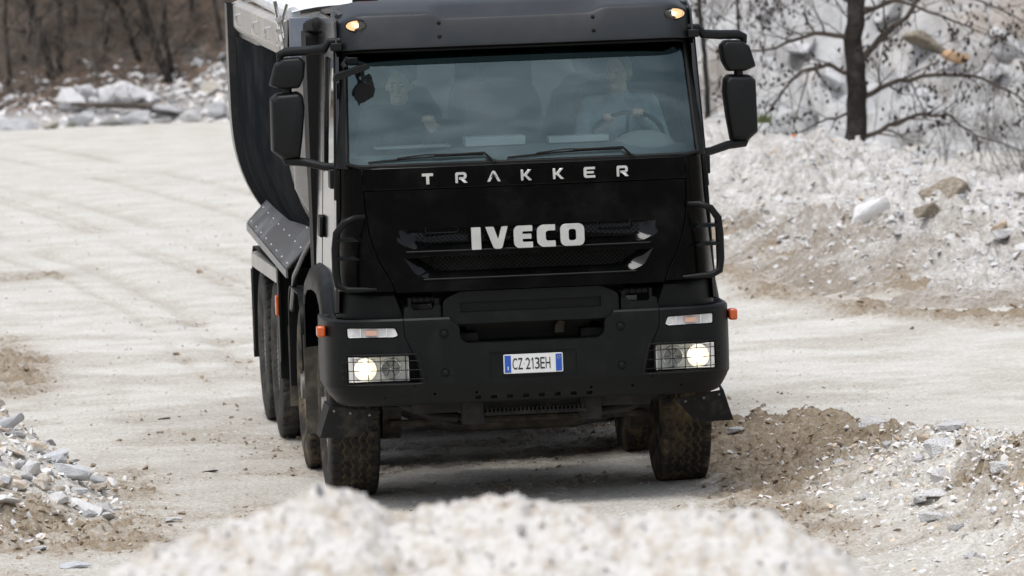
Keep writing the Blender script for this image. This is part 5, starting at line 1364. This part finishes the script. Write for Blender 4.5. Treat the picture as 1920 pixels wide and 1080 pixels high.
# ================================================================ TREES AND SHRUBS
M_bark = mat('dark_bark', (.028, .025, .022), .9, spec=.15, col2=(.075, .068, .060), nscale=7, nlo=.45, nhi=.7, bump=.01, bscale=30)
M_bark2 = mat('grey_brown_bark', (.085, .072, .062), .9, spec=.15, col2=(.16, .14, .12), nscale=5, nlo=.42, nhi=.68, bump=.01, bscale=30)
M_twig = mat('twigs', (.085, .070, .060), .9, spec=.1, col2=(.11, .09, .075), nscale=3)
M_twig2 = mat('pale_twigs', (.135, .118, .104), .9, spec=.1, col2=(.22, .195, .17), nscale=3)
M_cone = mat('alder_cones', (.022, .017, .014), .9, spec=.1)
M_grass = mat('grass', (.10, .13, .05), .8, spec=.2, col2=(.18, .17, .08), nscale=4)
def grow(mb, p, d, L, r, rnd, depth, wob=.25, up_b=.05, n=5, kids=(2, 4), cones=None, minr=.0022):
    """one limb made of short bends, with side shoots"""
    pts = [Vector(p)]; rs = [r]; d = Vector(d).normalized(); k_ = max(3, int(5 if depth else 4)); st = L/k_
    for i in range(k_):
        d = (d+Vector((rnd.gauss(0, wob), rnd.gauss(0, wob), rnd.gauss(0, wob)+up_b))).normalized(); pts.append(pts[-1]+d*st); rs.append(max(minr, r*(1-.75*(i+1)/k_)))
    mb.tube(pts, rs, n if r > .01 else (4 if r > .006 else 3), cap=False)
    if cones is not None and depth <= 1:
        for q in pts[2:]:
            if rnd.random() < .24: cones.append(q+Vector((rnd.uniform(-.008, .008), rnd.uniform(-.008, .008), rnd.uniform(-.018, .0))))
    if depth > 0:
        for _ in range(rnd.randint(*kids)):
            i = rnd.randint(1, k_); q = pts[i]; dd = (pts[i]-pts[i-1]).normalized(); ax = Vector((rnd.gauss(0, 1), rnd.gauss(0, 1), rnd.gauss(0, 1))).cross(dd).normalized()
            dd = (dd*.75+ax*rnd.uniform(.4, .9)).normalized(); grow(mb, q, dd, L*rnd.uniform(.45, .7), rs[i]*.62, rnd, depth-1, wob, up_b, n, kids, cones, minr)
def tree(base, trunk, r, label, group=None, seed=0, limbs=(), nl=10, lz=(0.3, 6), ll=1.4, lr=.02, depth=3, bark=M_bark, twig=M_twig, cones=False, wob=.18, name='bare_tree', kids=(2, 4), spread=.5):
    """trunk: polyline relative to the base"""
    rnd = random.Random(seed); e = empty(name, base); tag(e, label, 'tree', group)
    mb = MB(); pts = []; k_ = 10*(len(trunk)-1)
    for i in range(k_+1):
        f = i/10; a = min(int(f), len(trunk)-2); t = f-a; pts.append(Vector(trunk[a]).lerp(Vector(trunk[a+1]), t)+Vector((rnd.gauss(0, r*.12), rnd.gauss(0, r*.12), 0)))
    top = pts[-1].z
    rs = [r*(1.25 if i == 0 else 1)*(1-.72*max(0, pts[i].z)/top) for i in range(len(pts))]
    mb.tube(pts, rs, 12 if r > .06 else 7); obj('trunk', mb, bark, e, smooth=50, fix=False)
    cr = MB(); cn = [] if cones else None
    def at(z):
        for i in range(len(pts)-1):
            if pts[i+1].z >= z: return pts[i].lerp(pts[i+1], 0 if pts[i+1].z == pts[i].z else max(0, (z-pts[i].z)/(pts[i+1].z-pts[i].z)))
        return pts[-1]
    for lb in limbs:      # limbs given as polylines relative to the base, with a start radius
        P_ = [Vector(q) for q in lb[1]]; P2 = []; 
        for a in range(len(P_)-1):
            for t in np.linspace(0, 1, 5)[:-1]: P2.append(P_[a].lerp(P_[a+1], t)+Vector((0, 0, rnd.gauss(0, .012))))
        P2.append(P_[-1]); R2 = [lb[0]*(1-.8*i/(len(P2)-1)) for i in range(len(P2))]; cr.tube(P2, R2, 7, cap=False)
        for i in range(2, len(P2)):
            for _ in range(1):
                dd = (P2[i]-P2[i-1]).normalized(); ax = Vector((rnd.gauss(0, 1), rnd.gauss(0, 1), rnd.gauss(0, .9))); grow(cr, P2[i], dd*.6+ax*.5, rnd.uniform(.35, .8), R2[i]*.42+.002, rnd, 3, .17, .02, 5, (1, 3), cn)
    for i in range(nl):
        z = rnd.uniform(*lz); q = at(z); a = rnd.uniform(0, 6.28); grow(cr, q, (math.cos(a), math.sin(a), spread+rnd.uniform(-.3, .5)), ll*rnd.uniform(.6, 1.2), lr*rnd.uniform(.6, 1.1), rnd, depth, wob, .06, 5, kids, cn)
    obj('crown', cr, twig, e, smooth=0, fix=False)
    if cn:
        cm = MB()
        for q in cn:
            s = rnd.uniform(.009, .019); cm.tube([q+Vector((0, 0, s*1.3)), q+Vector((0, 0, .2*s)), q-Vector((0, 0, s*1.3))], [s*.3, s, s*.35], 5)
        cc = obj('cones', cm, M_cone, e, smooth=0, fix=False); cc['kind'] = 'stuff'
    return e
bz = lambda x, y: float(bank_z(np.array([[float(x)]]), np.array([[float(y)]]))[0][0, 0])
# --- right: the alder behind the bank, its thin neighbour, saplings
tree((7.19, 36, -.35), [(0, 0, 0), (.0, 0, .9), (.03, 0, 2.4), (.12, .1, 5), (.2, .2, 7.6)], .128, 'thick dark alder trunk with spreading bare branches behind the rubble bank', seed=3, cones=True,
     limbs=[(.034, [(0, 0, 1.95), (-.45, -.1, 2.02), (-.9, -.2, 1.88), (-1.5, -.3, 1.78)]), (.030, [(0, 0, 1.50), (-.30, -.1, 1.66), (-.62, -.15, 1.60), (-.95, -.3, 1.28), (-1.2, -.4, .92)]),
            (.034, [(.03, 0, 1.22), (.35, -.1, 1.42), (.85, -.2, 1.50), (1.3, -.2, 1.50), (1.75, -.3, 1.25), (2.0, -.4, 1.05)]), (.030, [(.03, 0, .80), (.35, -.1, .96), (.75, -.2, 1.07), (1.0, -.3, 1.05), (1.3, -.3, .82), (1.9, -.4, .60)]),
            (.045, [(.03, 0, 1.65), (.30, 0, 1.92), (.62, .1, 2.15), (.95, .2, 2.65), (1.3, .2, 3.4)]), (.026, [(0, 0, 2.25), (.5, -.2, 2.34), (1.1, -.3, 2.10), (1.6, -.4, 1.85)]), (.026, [(0, 0, 2.3), (-.5, .2, 2.7), (-1.1, .2, 3.0), (-1.9, .2, 3.1)]),
            (.022, [(0, 0, 2.15), (.9, .3, 2.5), (1.7, .3, 2.2), (2.4, .3, 1.8)]), (.018, [(0, 0, 1.1), (-.4, .3, 1.0), (-.8, .3, .8)])],
     nl=14, lz=(1.2, 7), ll=1.2, lr=.014, depth=3)
tree((5.50, 36, -.1), [(0, 0, 0), (.02, 0, 1.2), (-.05, 0, 2.4), (-.35, 0, 4.6)], .038, 'slender dark tree standing just right of the cab, left of the truck mirror', seed=5, nl=9, lz=(.8, 4.4), ll=.9, lr=.010, depth=2, cones=True)
tree((5.62, 37.5, .0), [(0, 0, 0), (-.25, 0, 1.6), (-.30, 0, 2.6), (-.3, 0, 4.6)], .022, 'thinnest leaning stem crossing behind the slender tree by the mirror', seed=6, nl=6, lz=(.8, 4.4), ll=.8, lr=.008, depth=2)
for i, (x, y, h, lb) in enumerate(((8.75, 33, 2.6, 'tall sapling at the right edge, leftmost of the saplings on the bank'), (9.0, 32, 2.3, 'sapling with many side shoots between two others at the right edge'), (9.25, 33.5, 3.0, 'rightmost sapling, cut by the right edge of the photo'))):
    tree((x, y, .0 if i < 3 else -.2), [(0, 0, 0), (.05, 0, h*.5), (-.03, 0, h)], .018, lb, 'saplings at the right edge' if i < 3 else None, seed=20+i, nl=16, lz=(.1, h*.9), ll=.75, lr=.007, depth=2, cones=True, name='sapling', spread=.7)
tree((9.9, 39, -.2), [(0, 0, 0), (.1, 0, 2), (.0, 0, 5)], .05, 'bare tree whose branches reach in from the upper right corner', seed=31, nl=26, lz=(.8, 4.8), ll=1.6, lr=.014, depth=3, cones=True)
tree((6.3, 40, -.3), [(0, 0, 0), (.1, 0, 2), (.0, 0, 5)], .024, 'fine grey tree seen between the mirror and the thick trunk', seed=32, nl=20, lz=(.8, 4.8), ll=1.3, lr=.010, depth=3, cones=True)
# --- left: thicket on the hillside
hzf = lambda x, y: float(hill_z(np.array([[float(x)]]), np.array([[float(y)]]))[0][0, 0])
LT = [  # x, y, trunk polyline, radius, label
    (-.98, 60.1, [(0, 0, 0), (-.14, 0, .75), (-.45, 0, 1.5), (-.95, 0, 3.2), (-1.1, 0, 5)], .055, 'dark forked trunk leaning left above the grey boulder'),
    (-.90, 60.3, [(0, 0, 0), (.05, 0, .9), (.0, 0, 2.2), (.1, 0, 5)], .050, 'upright dark stem growing from the same foot as the forked trunk'),
    (.70, 60.0, [(0, 0, 0), (-.22, 0, .62), (-.42, 0, 1.4), (-.50, 0, 3), (-.4, 0, 5.5)], .066, 'sturdy trunk leaning left over the white boulders, left of the dump body'),
    (.74, 60.2, [(0, 0, 0), (-.10, 0, .7), (-.08, 0, 1.5), (.1, 0, 3), (.2, 0, 5)], .045, 'straight trunk close behind the sturdy leaning one'),
    (.30, 60.8, [(0, 0, 0), (-.25, 0, .8), (-.6, 0, 1.8), (-1.2, 0, 3.6)], .042, 'thin trunk leaning left between the log and the sturdy trunk'),
    (1.50, 60.6, [(0, 0, 0), (-.15, 0, 1.0), (-.5, 0, 2.0), (-1.0, 0, 4)], .034, 'slim leaning tree nearest to the dump body'),
    (1.1, 61.4, [(0, 0, 0), (.1, 0, 1.2), (.25, 0, 2.4), (.3, 0, 5)], .036, 'slim upright tree on the brown slope right of the straight trunk'),
    (-.2, 61.0, [(0, 0, 0), (.05, 0, 1.0), (-.05, 0, 2.4), (.2, 0, 5)], .040, 'upright tree behind the left end of the white boulders'),
    (-1.6, 60.2, [(0, 0, 0), (-.05, 0, 1.0), (.1, 0, 2.4), (.2, 0, 5)], .036, 'stem at the left edge of the photo above the boulders'),
    (-1.3, 61.2, [(0, 0, 0), (.15, 0, 1.1), (.45, 0, 2.4), (.9, 0, 5)], .040, 'tree leaning right across the forked trunk'),
    (-.55, 61.6, [(0, 0, 0), (-.1, 0, 1.0), (-.1, 0, 2.4), (-.4, 0, 5)], .034, 'back tree between the forked trunk and the thin leaning one'),
    (.15, 62.2, [(0, 0, 0), (.1, 0, 1.0), (.4, 0, 2.4), (.6, 0, 5)], .038, 'back tree leaning right near the middle of the thicket'),
    (1.9, 62.5, [(0, 0, 0), (-.2, 0, 1.0), (-.3, 0, 2.4), (-.3, 0, 5)], .036, 'back tree partly hidden by the dump body'),
]
for i, (x, y, tr_, r, lb) in enumerate(LT):
    tree((x, y, hzf(x, y)-.08), tr_, r, lb, 'bare trees of the left thicket', seed=50+i, nl=16, lz=(.25, 4.2), ll=1.15, lr=.015, depth=3, bark=M_bark, twig=M_bark2 if i % 2 else M_bark, wob=.2, spread=.8)
sh = MB(); rnd = random.Random(9)
for i in range(680):
    x = rnd.uniform(-2.4, 2.2); y = rnd.uniform(59.5, 64); dens = 1 if x < -.2 else .30
    if rnd.random() > dens: continue
    grow(sh, (x, y, hzf(x, y)-.05), (rnd.gauss(-.1, .35), rnd.gauss(0, .3), 1), rnd.uniform(.6, 1.7), rnd.uniform(.006, .013), rnd, 2, .16, .05, 4, (1, 3))
tag(obj('undergrowth', sh, M_twig2, smooth=0, fix=False), 'tangled leafless undergrowth among the left trees', 'undergrowth', kind='stuff')
sh = MB(); rnd = random.Random(19)
for i in range(170):
    x = rnd.uniform(8.2, 12); y = rnd.uniform(33, 43)
    grow(sh, (x, y, -.35+max(0, y-41)*.3), (rnd.gauss(0, .35), rnd.gauss(0, .3), 1), rnd.uniform(.5, 1.3), rnd.uniform(.005, .010), rnd, 2, .18, .05, 4, (1, 3))
tag(obj('undergrowth', sh, M_bark2, smooth=0, fix=False), 'leafless brush behind the bank at the right edge', 'undergrowth', kind='stuff')
# fallen log on the boulders
lg = MB(); lp = [(-.80, 58.75, .30), (-.45, 58.7, .27), (0, 58.7, .25), (.35, 58.8, .22), (.62, 58.9, .17)]
lg.tube(lp, [.030, .038, .045, .052, .055], 10)
o = empty('fallen_log', (0, 58.7, .2)); tag(o, 'thin fallen log lying across the white boulders at upper left', 'log')
lg.shift((0, -58.7, -.2)); obj('log', lg, M_bark2, o, smooth=50)
for xx_, zz_ in ((-.4, .3), (.1, .28)):
    g2 = MB(); grow(g2, (xx_, -.02, zz_-.2), (rnd.uniform(-.5, .5), -.2, 1), .5, .008, rnd, 1); obj('branch_stub', g2, M_bark2, o, smooth=0, fix=False)
# grass tufts
for x, y, lb in ((-.05, 58.1, 'green grass tuft below the log'), (-.78, 58.15, 'green grass tuft beside the grey boulder'), (5.75, 33, 'green tuft on the bank by the slender tree')):
    gm = MB()
    for i in range(130):
        a = rnd.uniform(0, 6.28); q = Vector((x+rnd.gauss(0, .05), y+rnd.gauss(0, .05), (hzf(x, y) if y > 50 else bz(x, y)+.30)-.02)); dd = Vector((math.cos(a)*.5, math.sin(a)*.5, 1)); L_ = rnd.uniform(.06, .16)
        gm.add([q-Vector((.004, 0, 0)), q+Vector((.004, 0, 0)), q+dd*L_], [(0, 1, 2)])
    tag(obj('grass_tuft', gm, M_grass, smooth=0, fix=False), lb, 'grass', kind='stuff')

M_['white_marble'] = mat('white_marble', (.80, .80, .80), .7, spec=.3, col2=(.70, .69, .67), nscale=5, bump=.01, bscale=12)
M_['clay'] = mat('clay', (.24, .20, .15), .95, spec=.1, col2=(.42, .38, .32), nscale=7, bump=.02, bscale=20)
# ================================================================ ROCKS one could lift
random.seed(21)
def grnd(x, y): return gz(x, y)
M_bould = [mat('pale_boulder', (.66, .67, .69), .85, spec=.2, col2=(.50, .49, .47), nscale=4, bump=.02, bscale=9), mat('grey_boulder', (.38, .39, .41), .85, spec=.2, col2=(.50, .50, .50), nscale=4, bump=.02, bscale=9), mat('beige_boulder', (.46, .43, .38), .85, spec=.2, col2=(.36, .33, .28), nscale=4, bump=.02, bscale=9)]
# left roadside boulders
BL = [(-1.56, 58.0, .17, 3, (1.3, .9, .95), 'big rounded grey boulder at the far left under the bare trees'), (-1.15, 57.9, .11, 1, (1.2, .9, .8), 'tan pointed rock in front of the big grey boulder'),
      (-1.80, 57.8, .08, 4, (1.2, 1, .7), 'pale rock cut off by the left edge'), (-.80, 58.9, .14, 5, (1.2, .8, .8), 'white angular block at the left end of the log'), (-.55, 59.0, .13, 5, (1.2, .9, .9), 'white block next in line right of the angular one'),
      (-.30, 59.05, .15, 7, (1.2, .8, 1), 'white slab leaning on its neighbour above the log'), (-.02, 59.1, .16, 8, (1.3, .9, .9), 'long white boulder above the middle of the log'), (.28, 59.2, .14, 0, (1.2, .9, 1), 'grey-white boulder left of the sturdy trunk'),
      (-.70, 58.2, .13, 1, (1.3, .9, .9), 'mossy grey slab slanting under the log'), (-.28, 58.1, .12, 4, (1.4, .9, .8), 'pale boulder beside the grass tuft below the log'), (.06, 58.2, .14, 7, (1.2, .9, .8), 'low grey boulder under the middle of the log'),
      (.58, 58.7, .14, 3, (1.1, .9, .9), 'bluish grey boulder at the right end of the log'), (.45, 58.2, .09, 6, (1.3, .9, .7), 'small white stone in front of the bluish boulder'), (.88, 58.3, .12, 5, (1.3, .9, .8), 'white flat-topped boulder below the sturdy trunk'),
      (1.20, 59.1, .13, 0, (1.1, .9, .9), 'beige boulder highest on the slope near the dump body'), (1.28, 58.5, .12, 8, (1.2, .9, 1), 'grey boulder with a dark hollow next to the dump body'), (1.55, 58.9, .10, 2, (1.2, .9, .8), 'white stone touching the outline of the dump body'),
      (1.10, 60.4, .09, 1, (1, 1, .8), 'round pale stone high on the brown slope'), (1.52, 60.1, .08, 4, (1, 1, .9), 'small round stone highest beside the dump body'), (1.05, 58.0, .08, 9, (1.2, 1, .7), 'small white stone at the road edge below the beige boulder'),
      (1.45, 58.2, .09, 6, (1.3, 1, .6), 'flat white stone at the road edge by the dump body'), (-.15, 57.85, .07, 9, (1.4, 1, .6), 'low white stone at the road edge below the grass tuft'), (.35, 57.8, .06, 2, (1.4, 1, .6), 'smallest white stone at the road edge mid-left')]
for x, y, s, k_, sq, lb in BL: rock(x, y, hzf(x, y)+s*.75, s*2.0, lb, None, k_, sq, name='boulder', m=M_bould[0 if 'white' in lb or 'pale' in lb else (2 if 'tan' in lb or 'beige' in lb else 1)])
gravel('loose_gravel', 'broken white stones between the boulders at upper left', hill_z, scatter(5000, -2.3, 2.4, 57.6, 61, lambda X, Y: sstep(61, 58.3, Y)*(.25+vn(X*2, Y*2, 3))), .02, .11, tone=(0, .8))
for i in range(62):
    x = random.uniform(-1.9, 1.9); y = random.uniform(57.8, 60.0); s = random.uniform(.04, .11)
    rock(x, y, hzf(x, y)+s*.2, s, 'small pale stone lying among the boulders at upper left', 'small stones among the left boulders', name='stone')
# bank rocks on the right
rock(5.22, 21.4, bz(5.22, 21.4)+.11, .27, 'large flat white marble slab half sunk in the rubble bank', None, 4, (1.0, .30, .95), (R(-12), R(-28), R(8)), m=M_['white_marble'])
rock(5.9, 25.0, bz(5.9, 25.0)+.05, .11, 'brown-grey boulder above the large white slab', None, 4, (.8, .8, 1.1), (0, .2, .4))
rock(5.83, 17.4, bz(5.83, 17.4)+.04, .17, 'grey-topped rock jutting from the bank at the right edge', None, 5, (1.3, .9, .5), (0, .1, .3))
for x, y, s_, sq, lb in ((6.0, 25.6, .26, (.9, .8, 1), 'brown clay lump hanging above the large white slab'), (5.98, 21.8, .34, (1.3, .8, .9), 'dark earth overhang high on the bank near the right edge'), (6.15, 20.6, .26, (1, .8, 1.2), 'dark earth lump below the overhang on the bank'),
                         (5.36, 18.8, .17, (1, .8, 1.2), 'narrow brown clay lump left of the dark overhang'), (4.75, 24.2, .10, (1.4, .8, .7), 'tan clay lump high on the left part of the bank')):
    rock(x, y, bz(x, y)+.02, s_, lb, None, 4, sq, None, 'earth_lump', M_['clay'])
rock(5.75, 20.3, bz(5.75, 20.3)+.02, .09, 'small tan stone with a dark hollow right of the large slab', None, 7, (1.2, .9, .8))
rock(5.90, 31.6, bz(5.90, 31.6)+.05, .045, 'bright orange stone on the crest of the bank', None, 6, (1, 1, 1.2), None, 'rock', mat('orange_stone', (.75, .25, .08), .6))
for i in range(88):
    x = random.uniform(4.2, 7.5); y = random.uniform(15, 31); s = .045+.11*random.random()**2
    if bz(x, y) < .15: continue
    rock(x, y, bz(x, y)+s*.15, s, 'fist-sized to head-sized stone embedded in the rubble bank on the right', 'stones in the rubble bank', name='stone')
M_slab = [mat('white_slab', (.74, .745, .75), .8, spec=.2, col2=(.62, .60, .57), nscale=6, bump=.01, bscale=12), mat('blue_grey_slab', (.56, .575, .60), .8, spec=.2, col2=(.62, .63, .64), nscale=4, bump=.01, bscale=12), mat('ochre_slab', (.68, .64, .58), .8, spec=.2, col2=(.52, .38, .25), nscale=3, bump=.01, bscale=12)]
M_rust = mat('stained_boulder', (.20, .175, .13), .9, spec=.1, col2=(.34, .30, .25), nscale=3, bump=.02, bscale=6)
M_qb = mat('quarry_boulder', (.56, .565, .575), .85, spec=.2, col2=(.34, .33, .32), nscale=2.2, nlo=.45, nhi=.62, bump=.03, bscale=7)
slz = lambda x, y: float(slope_z(np.array([[float(x)]]), np.array([[float(y)]]))[0][0, 0])
rock(9.50, 45.9, slz(9.5, 45.9)+.12, .36, 'brown-green weathered boulder right of the thick trunk on the far slope', None, 4, (1.1, .7, .9), (.2, .5, .3), 'boulder', M_rust)
rock(9.80, 45.3, slz(9.8, 45.3)+.08, .20, 'orange-stained rock below the weathered boulder on the far slope', None, 7, (1.3, .7, .8), (.1, .3, .3), 'boulder', mat('orange_boulder', (.50, .30, .15), .9, spec=.1, col2=(.42, .36, .29), nscale=4))
for x, y, s, lb in ((10.54, 46.3, .40, 'grey-white boulder high on the far slope near the right edge'), (9.29, 47.0, .38, 'pale boulder above the weathered brown one'), (8.03, 46.9, .42, 'large pale boulder behind the thick trunk, to its left'), (7.79, 47.7, .34, 'pale boulder near the top edge left of the trunk'),
                    (8.16, 45.0, .26, 'grey boulder low on the far slope just left of the trunk'), (10.4, 46.9, .30, 'long white boulder in the upper right corner'), (9.04, 44.8, .22, 'small grey boulder at the foot of the far slope right of the trunk'), (7.1, 46.4, .36, 'pale boulder just right of the truck mirror'),
                    (7.5, 45.3, .24, 'grey boulder low between the mirror and the trunk'), (11.0, 45.4, .30, 'grey boulder at the right edge below the upper corner'), (8.7, 46.0, .28, 'pale boulder seen right beside the thick trunk'), (10.2, 44.9, .24, 'whitish boulder right of the orange-stained rock')):
    rock(x, y, slz(x, y)+s*.25, s, lb, None, (1, 2, 4, 5, 7, 8)[int(x*10) % 6], (1.15, .8, .85), None, 'boulder', M_qb)
# slabs of the heap at lower left (positions on the heap)
SL = [(-3.24, 1.95, .15, 4, (1.2, .30, 1.1), (.3, -.6, .2), 'blue-grey plate standing on edge at the top of the left heap'), (-3.22, 1.35, .10, 0, (1.2, .8, .9), (.2, .3, .5), 'pale block below the standing plate'),
      (-3.09, 1.92, .11, 1, (1.4, .7, .7), (.1, .15, .1), 'white slab highest in the heap, right of the standing plate'), (-2.97, 1.82, .13, 2, (1.5, .6, .5), (-.2, -.40, .3), 'long grey slab tilted toward the road'),
      (-2.91, 1.78, .11, 4, (.40, .5, 1.3), (.15, .35, .2), 'narrow upright grey splinter in the left heap'), (-2.83, 1.6, .13, 5, (1.4, .8, .8), (.1, .45, -.2), 'largest grey-blue block at the foot of the left heap'),
      (-2.72, 2.1, .11, 7, (1.5, .7, .5), (.1, .35, .1), 'grey slab resting against the largest block'), (-2.66, 1.9, .06, 4, (1.5, .8, .6), (0, 0, .2), 'small flat grey stone in front of the blocks'),
      (-3.12, .98, .11, 7, (.8, .6, 1.2), (.3, .25, .8), 'white angular block in the middle of the left heap'), (-3.04, .95, .08, 8, (1, .8, .9), (.2, .1, .4), 'ochre-faced stone beside the white angular block'),
      (-3.25, .51, .11, 1, (1.3, .8, .6), (.1, .2, .1), 'tan slab at the left edge of the heap'), (-3.06, .72, .08, 2, (1.3, .9, .8), (0, .2, 1), 'orange-tinted rounded stone low in the heap'),
      (-2.96, .62, .09, 8, (1.2, .8, .8), (0, .1, .5), 'whitish block low in the heap near the dirt'), (-3.30, .1, .10, 4, (1.2, .9, .8), (0, .2, .8), 'pale stone low at the left edge'),
      (-2.80, .75, .12, 2, (1.5, .8, .55), (.1, .3, -.5), 'pointed white slab sliding into the dirt'), (-2.80, 1.3, .06, 5, (1.2, .8, .8), (.2, .2, .3), 'small bluish stone right of the heap'),
      (-2.60, 1.1, .05, 7, (1.8, .8, .5), (0, .05, .2), 'thin white flake on the dirt right of the heap'), (-2.91, .3, .07, 4, (1.7, .7, .5), (0, .2, -.6), 'long pale splinter lying in the brown dirt'),
      (-3.16, -1.23, .06, 5, (1.5, 1, .5), (0, 0, 0), 'flat grey stone low in the lower left corner'), (-2.98, -2.36, .08, 8, (1.8, .9, .5), (0, 0, .1), 'flat grey slab at the bottom edge left of the mound'),
      (-2.29, .1, .05, 1, (2, .9, .4), (0, 0, .2), 'white streak of crushed stone on the road'), (-2.61, .05, .045, 1, (2.2, .9, .4), (0, 0, 0), 'flat white chip just right of the brown dirt')]
for x, y, s, k_, sq, rt_, lb in SL: rock(x, y, gz(x, y)+s*.30*min(1, sq[2]+.2), s, lb, None, k_, sq, rt_, 'rock', M_slab[1 if ('grey' in lb or 'bluish' in lb) else (2 if ('tan' in lb or 'ochre' in lb or 'orange' in lb) else 0)])
for i in range(84):
    x = random.gauss(-3.05, .24); y = random.uniform(.2, 4.6); s = random.uniform(.025, .085)
    if x > -2.6: continue
    rock(x, y, gz(x, y)+s*.3, s, 'broken marble piece in the heap at lower left', 'marble pieces in the left heap', sq=(1.2, .8, .7), name='stone')
# berm stones, lower right
BR = [(2.35, 1.6, .10, 2, (1.2, .8, .6), 'white stone at the start of the gravel berm behind the dirt'), (2.55, 1.2, .09, 0, (1.1, .8, .8), 'pale block on the crest of the berm'), (2.68, .4, .11, 3, (1.4, .8, .5), 'pink-tinted slab on the crest of the berm'),
      (2.60, -.3, .13, 6, (1.5, .9, .5), 'big flat white slab on the right berm'), (2.45, -.6, .12, 1, (1.1, .9, .8), 'white block left of the big flat slab'), (2.80, -.5, .12, 4, (1.6, .8, .4), 'flat white slab at the far side of the berm'),
      (2.85, .2, .08, 5, (1.6, .8, .35), 'thin slab overhanging the road side of the berm'), (2.30, -1.6, .09, 7, (1, .9, .9), 'round pale stone below the big flat slab'), (2.15, -2.4, .10, 8, (1.6, .8, .4), 'long white stone low on the right berm'),
      (2.02, -3.0, .08, 9, (1.3, .9, .7), 'white stone above the bottom edge at right'), (2.5, -2.6, .10, 0, (1.4, .7, .5), 'tilted tan slab near the lower right corner'), (1.9, -1.2, .05, 2, (1.3, 1, .7), 'reddish stone in the middle of the gravel'),
      (1.62, 2.9, .06, 3, (1.5, 1, .4), 'white lump on the brown churned dirt'), (1.38, 4.4, .04, 4, (1.5, 1, .5), 'small white chip beside the right front tyre'), (1.15, -.9, .055, 5, (1, .9, .9), 'rounded tan stone at the near edge of the dirt'), (1.95, .4, .07, 6, (1.6, .9, .5), 'pale stone where dirt and gravel meet')]
for x, y, s, k_, sq, lb in BR: rock(x, y, gz(x, y)+s*.22, s*1.05, lb, None, (1, 2, 4, 5, 7, 8)[k_ % 6], (sq[0], sq[1], max(.62, sq[2])), (random.uniform(.1, .5), random.uniform(-.3, .3), random.uniform(-.6, .6)), name='rock')
for i in range(60):
    t = random.uniform(4.6, 8); j = min(int(t), 7); f = t-j; x = BERM[j][0]*(1-f)+BERM[j+1][0]*f+random.gauss(-.25, .3); y = BERM[j][1]*(1-f)+BERM[j+1][1]*f
    s = random.uniform(.025, .07); rock(x, y, gz(x, y)+s*.2, s, 'white stone in the gravel berm at lower right', 'stones of the gravel berm', (1, 2, 4, 5, 7, 8)[random.randrange(6)], sq=(1.2, .9, .8), name='stone')
# dark clods
for x, y, s, lb in ((-1.86, 3.4, .045, 'black scrap lying on the road left of the truck'), (-1.36, 3.0, .035, 'brown clod on the road in front of the left wheels'), (-1.95, 7.9, .04, 'tan clod on the road left of the wheels')):
    rock(x, y, gz(x, y)+.005, s, lb, None, 5, (1.8, 1, .35), (0, 0, .1), 'clod', M_['rubber'] if 'black' in lb else M_['under_muddy'])
# foreground mound stones
mz = lambda x, y: float(mound_z(np.array([[float(x)]]), np.array([[float(y)]]))[0][0, 0])
for x, y, s, k_, lb in ((-1.335, -21.75, .035, 3, 'blurred pointed white stone on top of the foreground mound at right'), (-2.80, -21.7, .030, 2, 'blurred stone crowning the highest point of the foreground mound'), (-1.46, -21.85, .04, 6, 'blurred flat slab leaning left of the pointed stone'),
                    (-2.16, -21.8, .03, 7, 'blurred white stone in the middle of the mound crest'), (-1.30, -22.3, .04, 1, 'blurred white slab low on the right of the mound'), (-3.05, -22.3, .03, 8, 'blurred tan stone low on the left of the mound')):
    rock(x, y, mz(x, y)+s*.5, s, lb, None, k_, (.8, .6, 1.1))
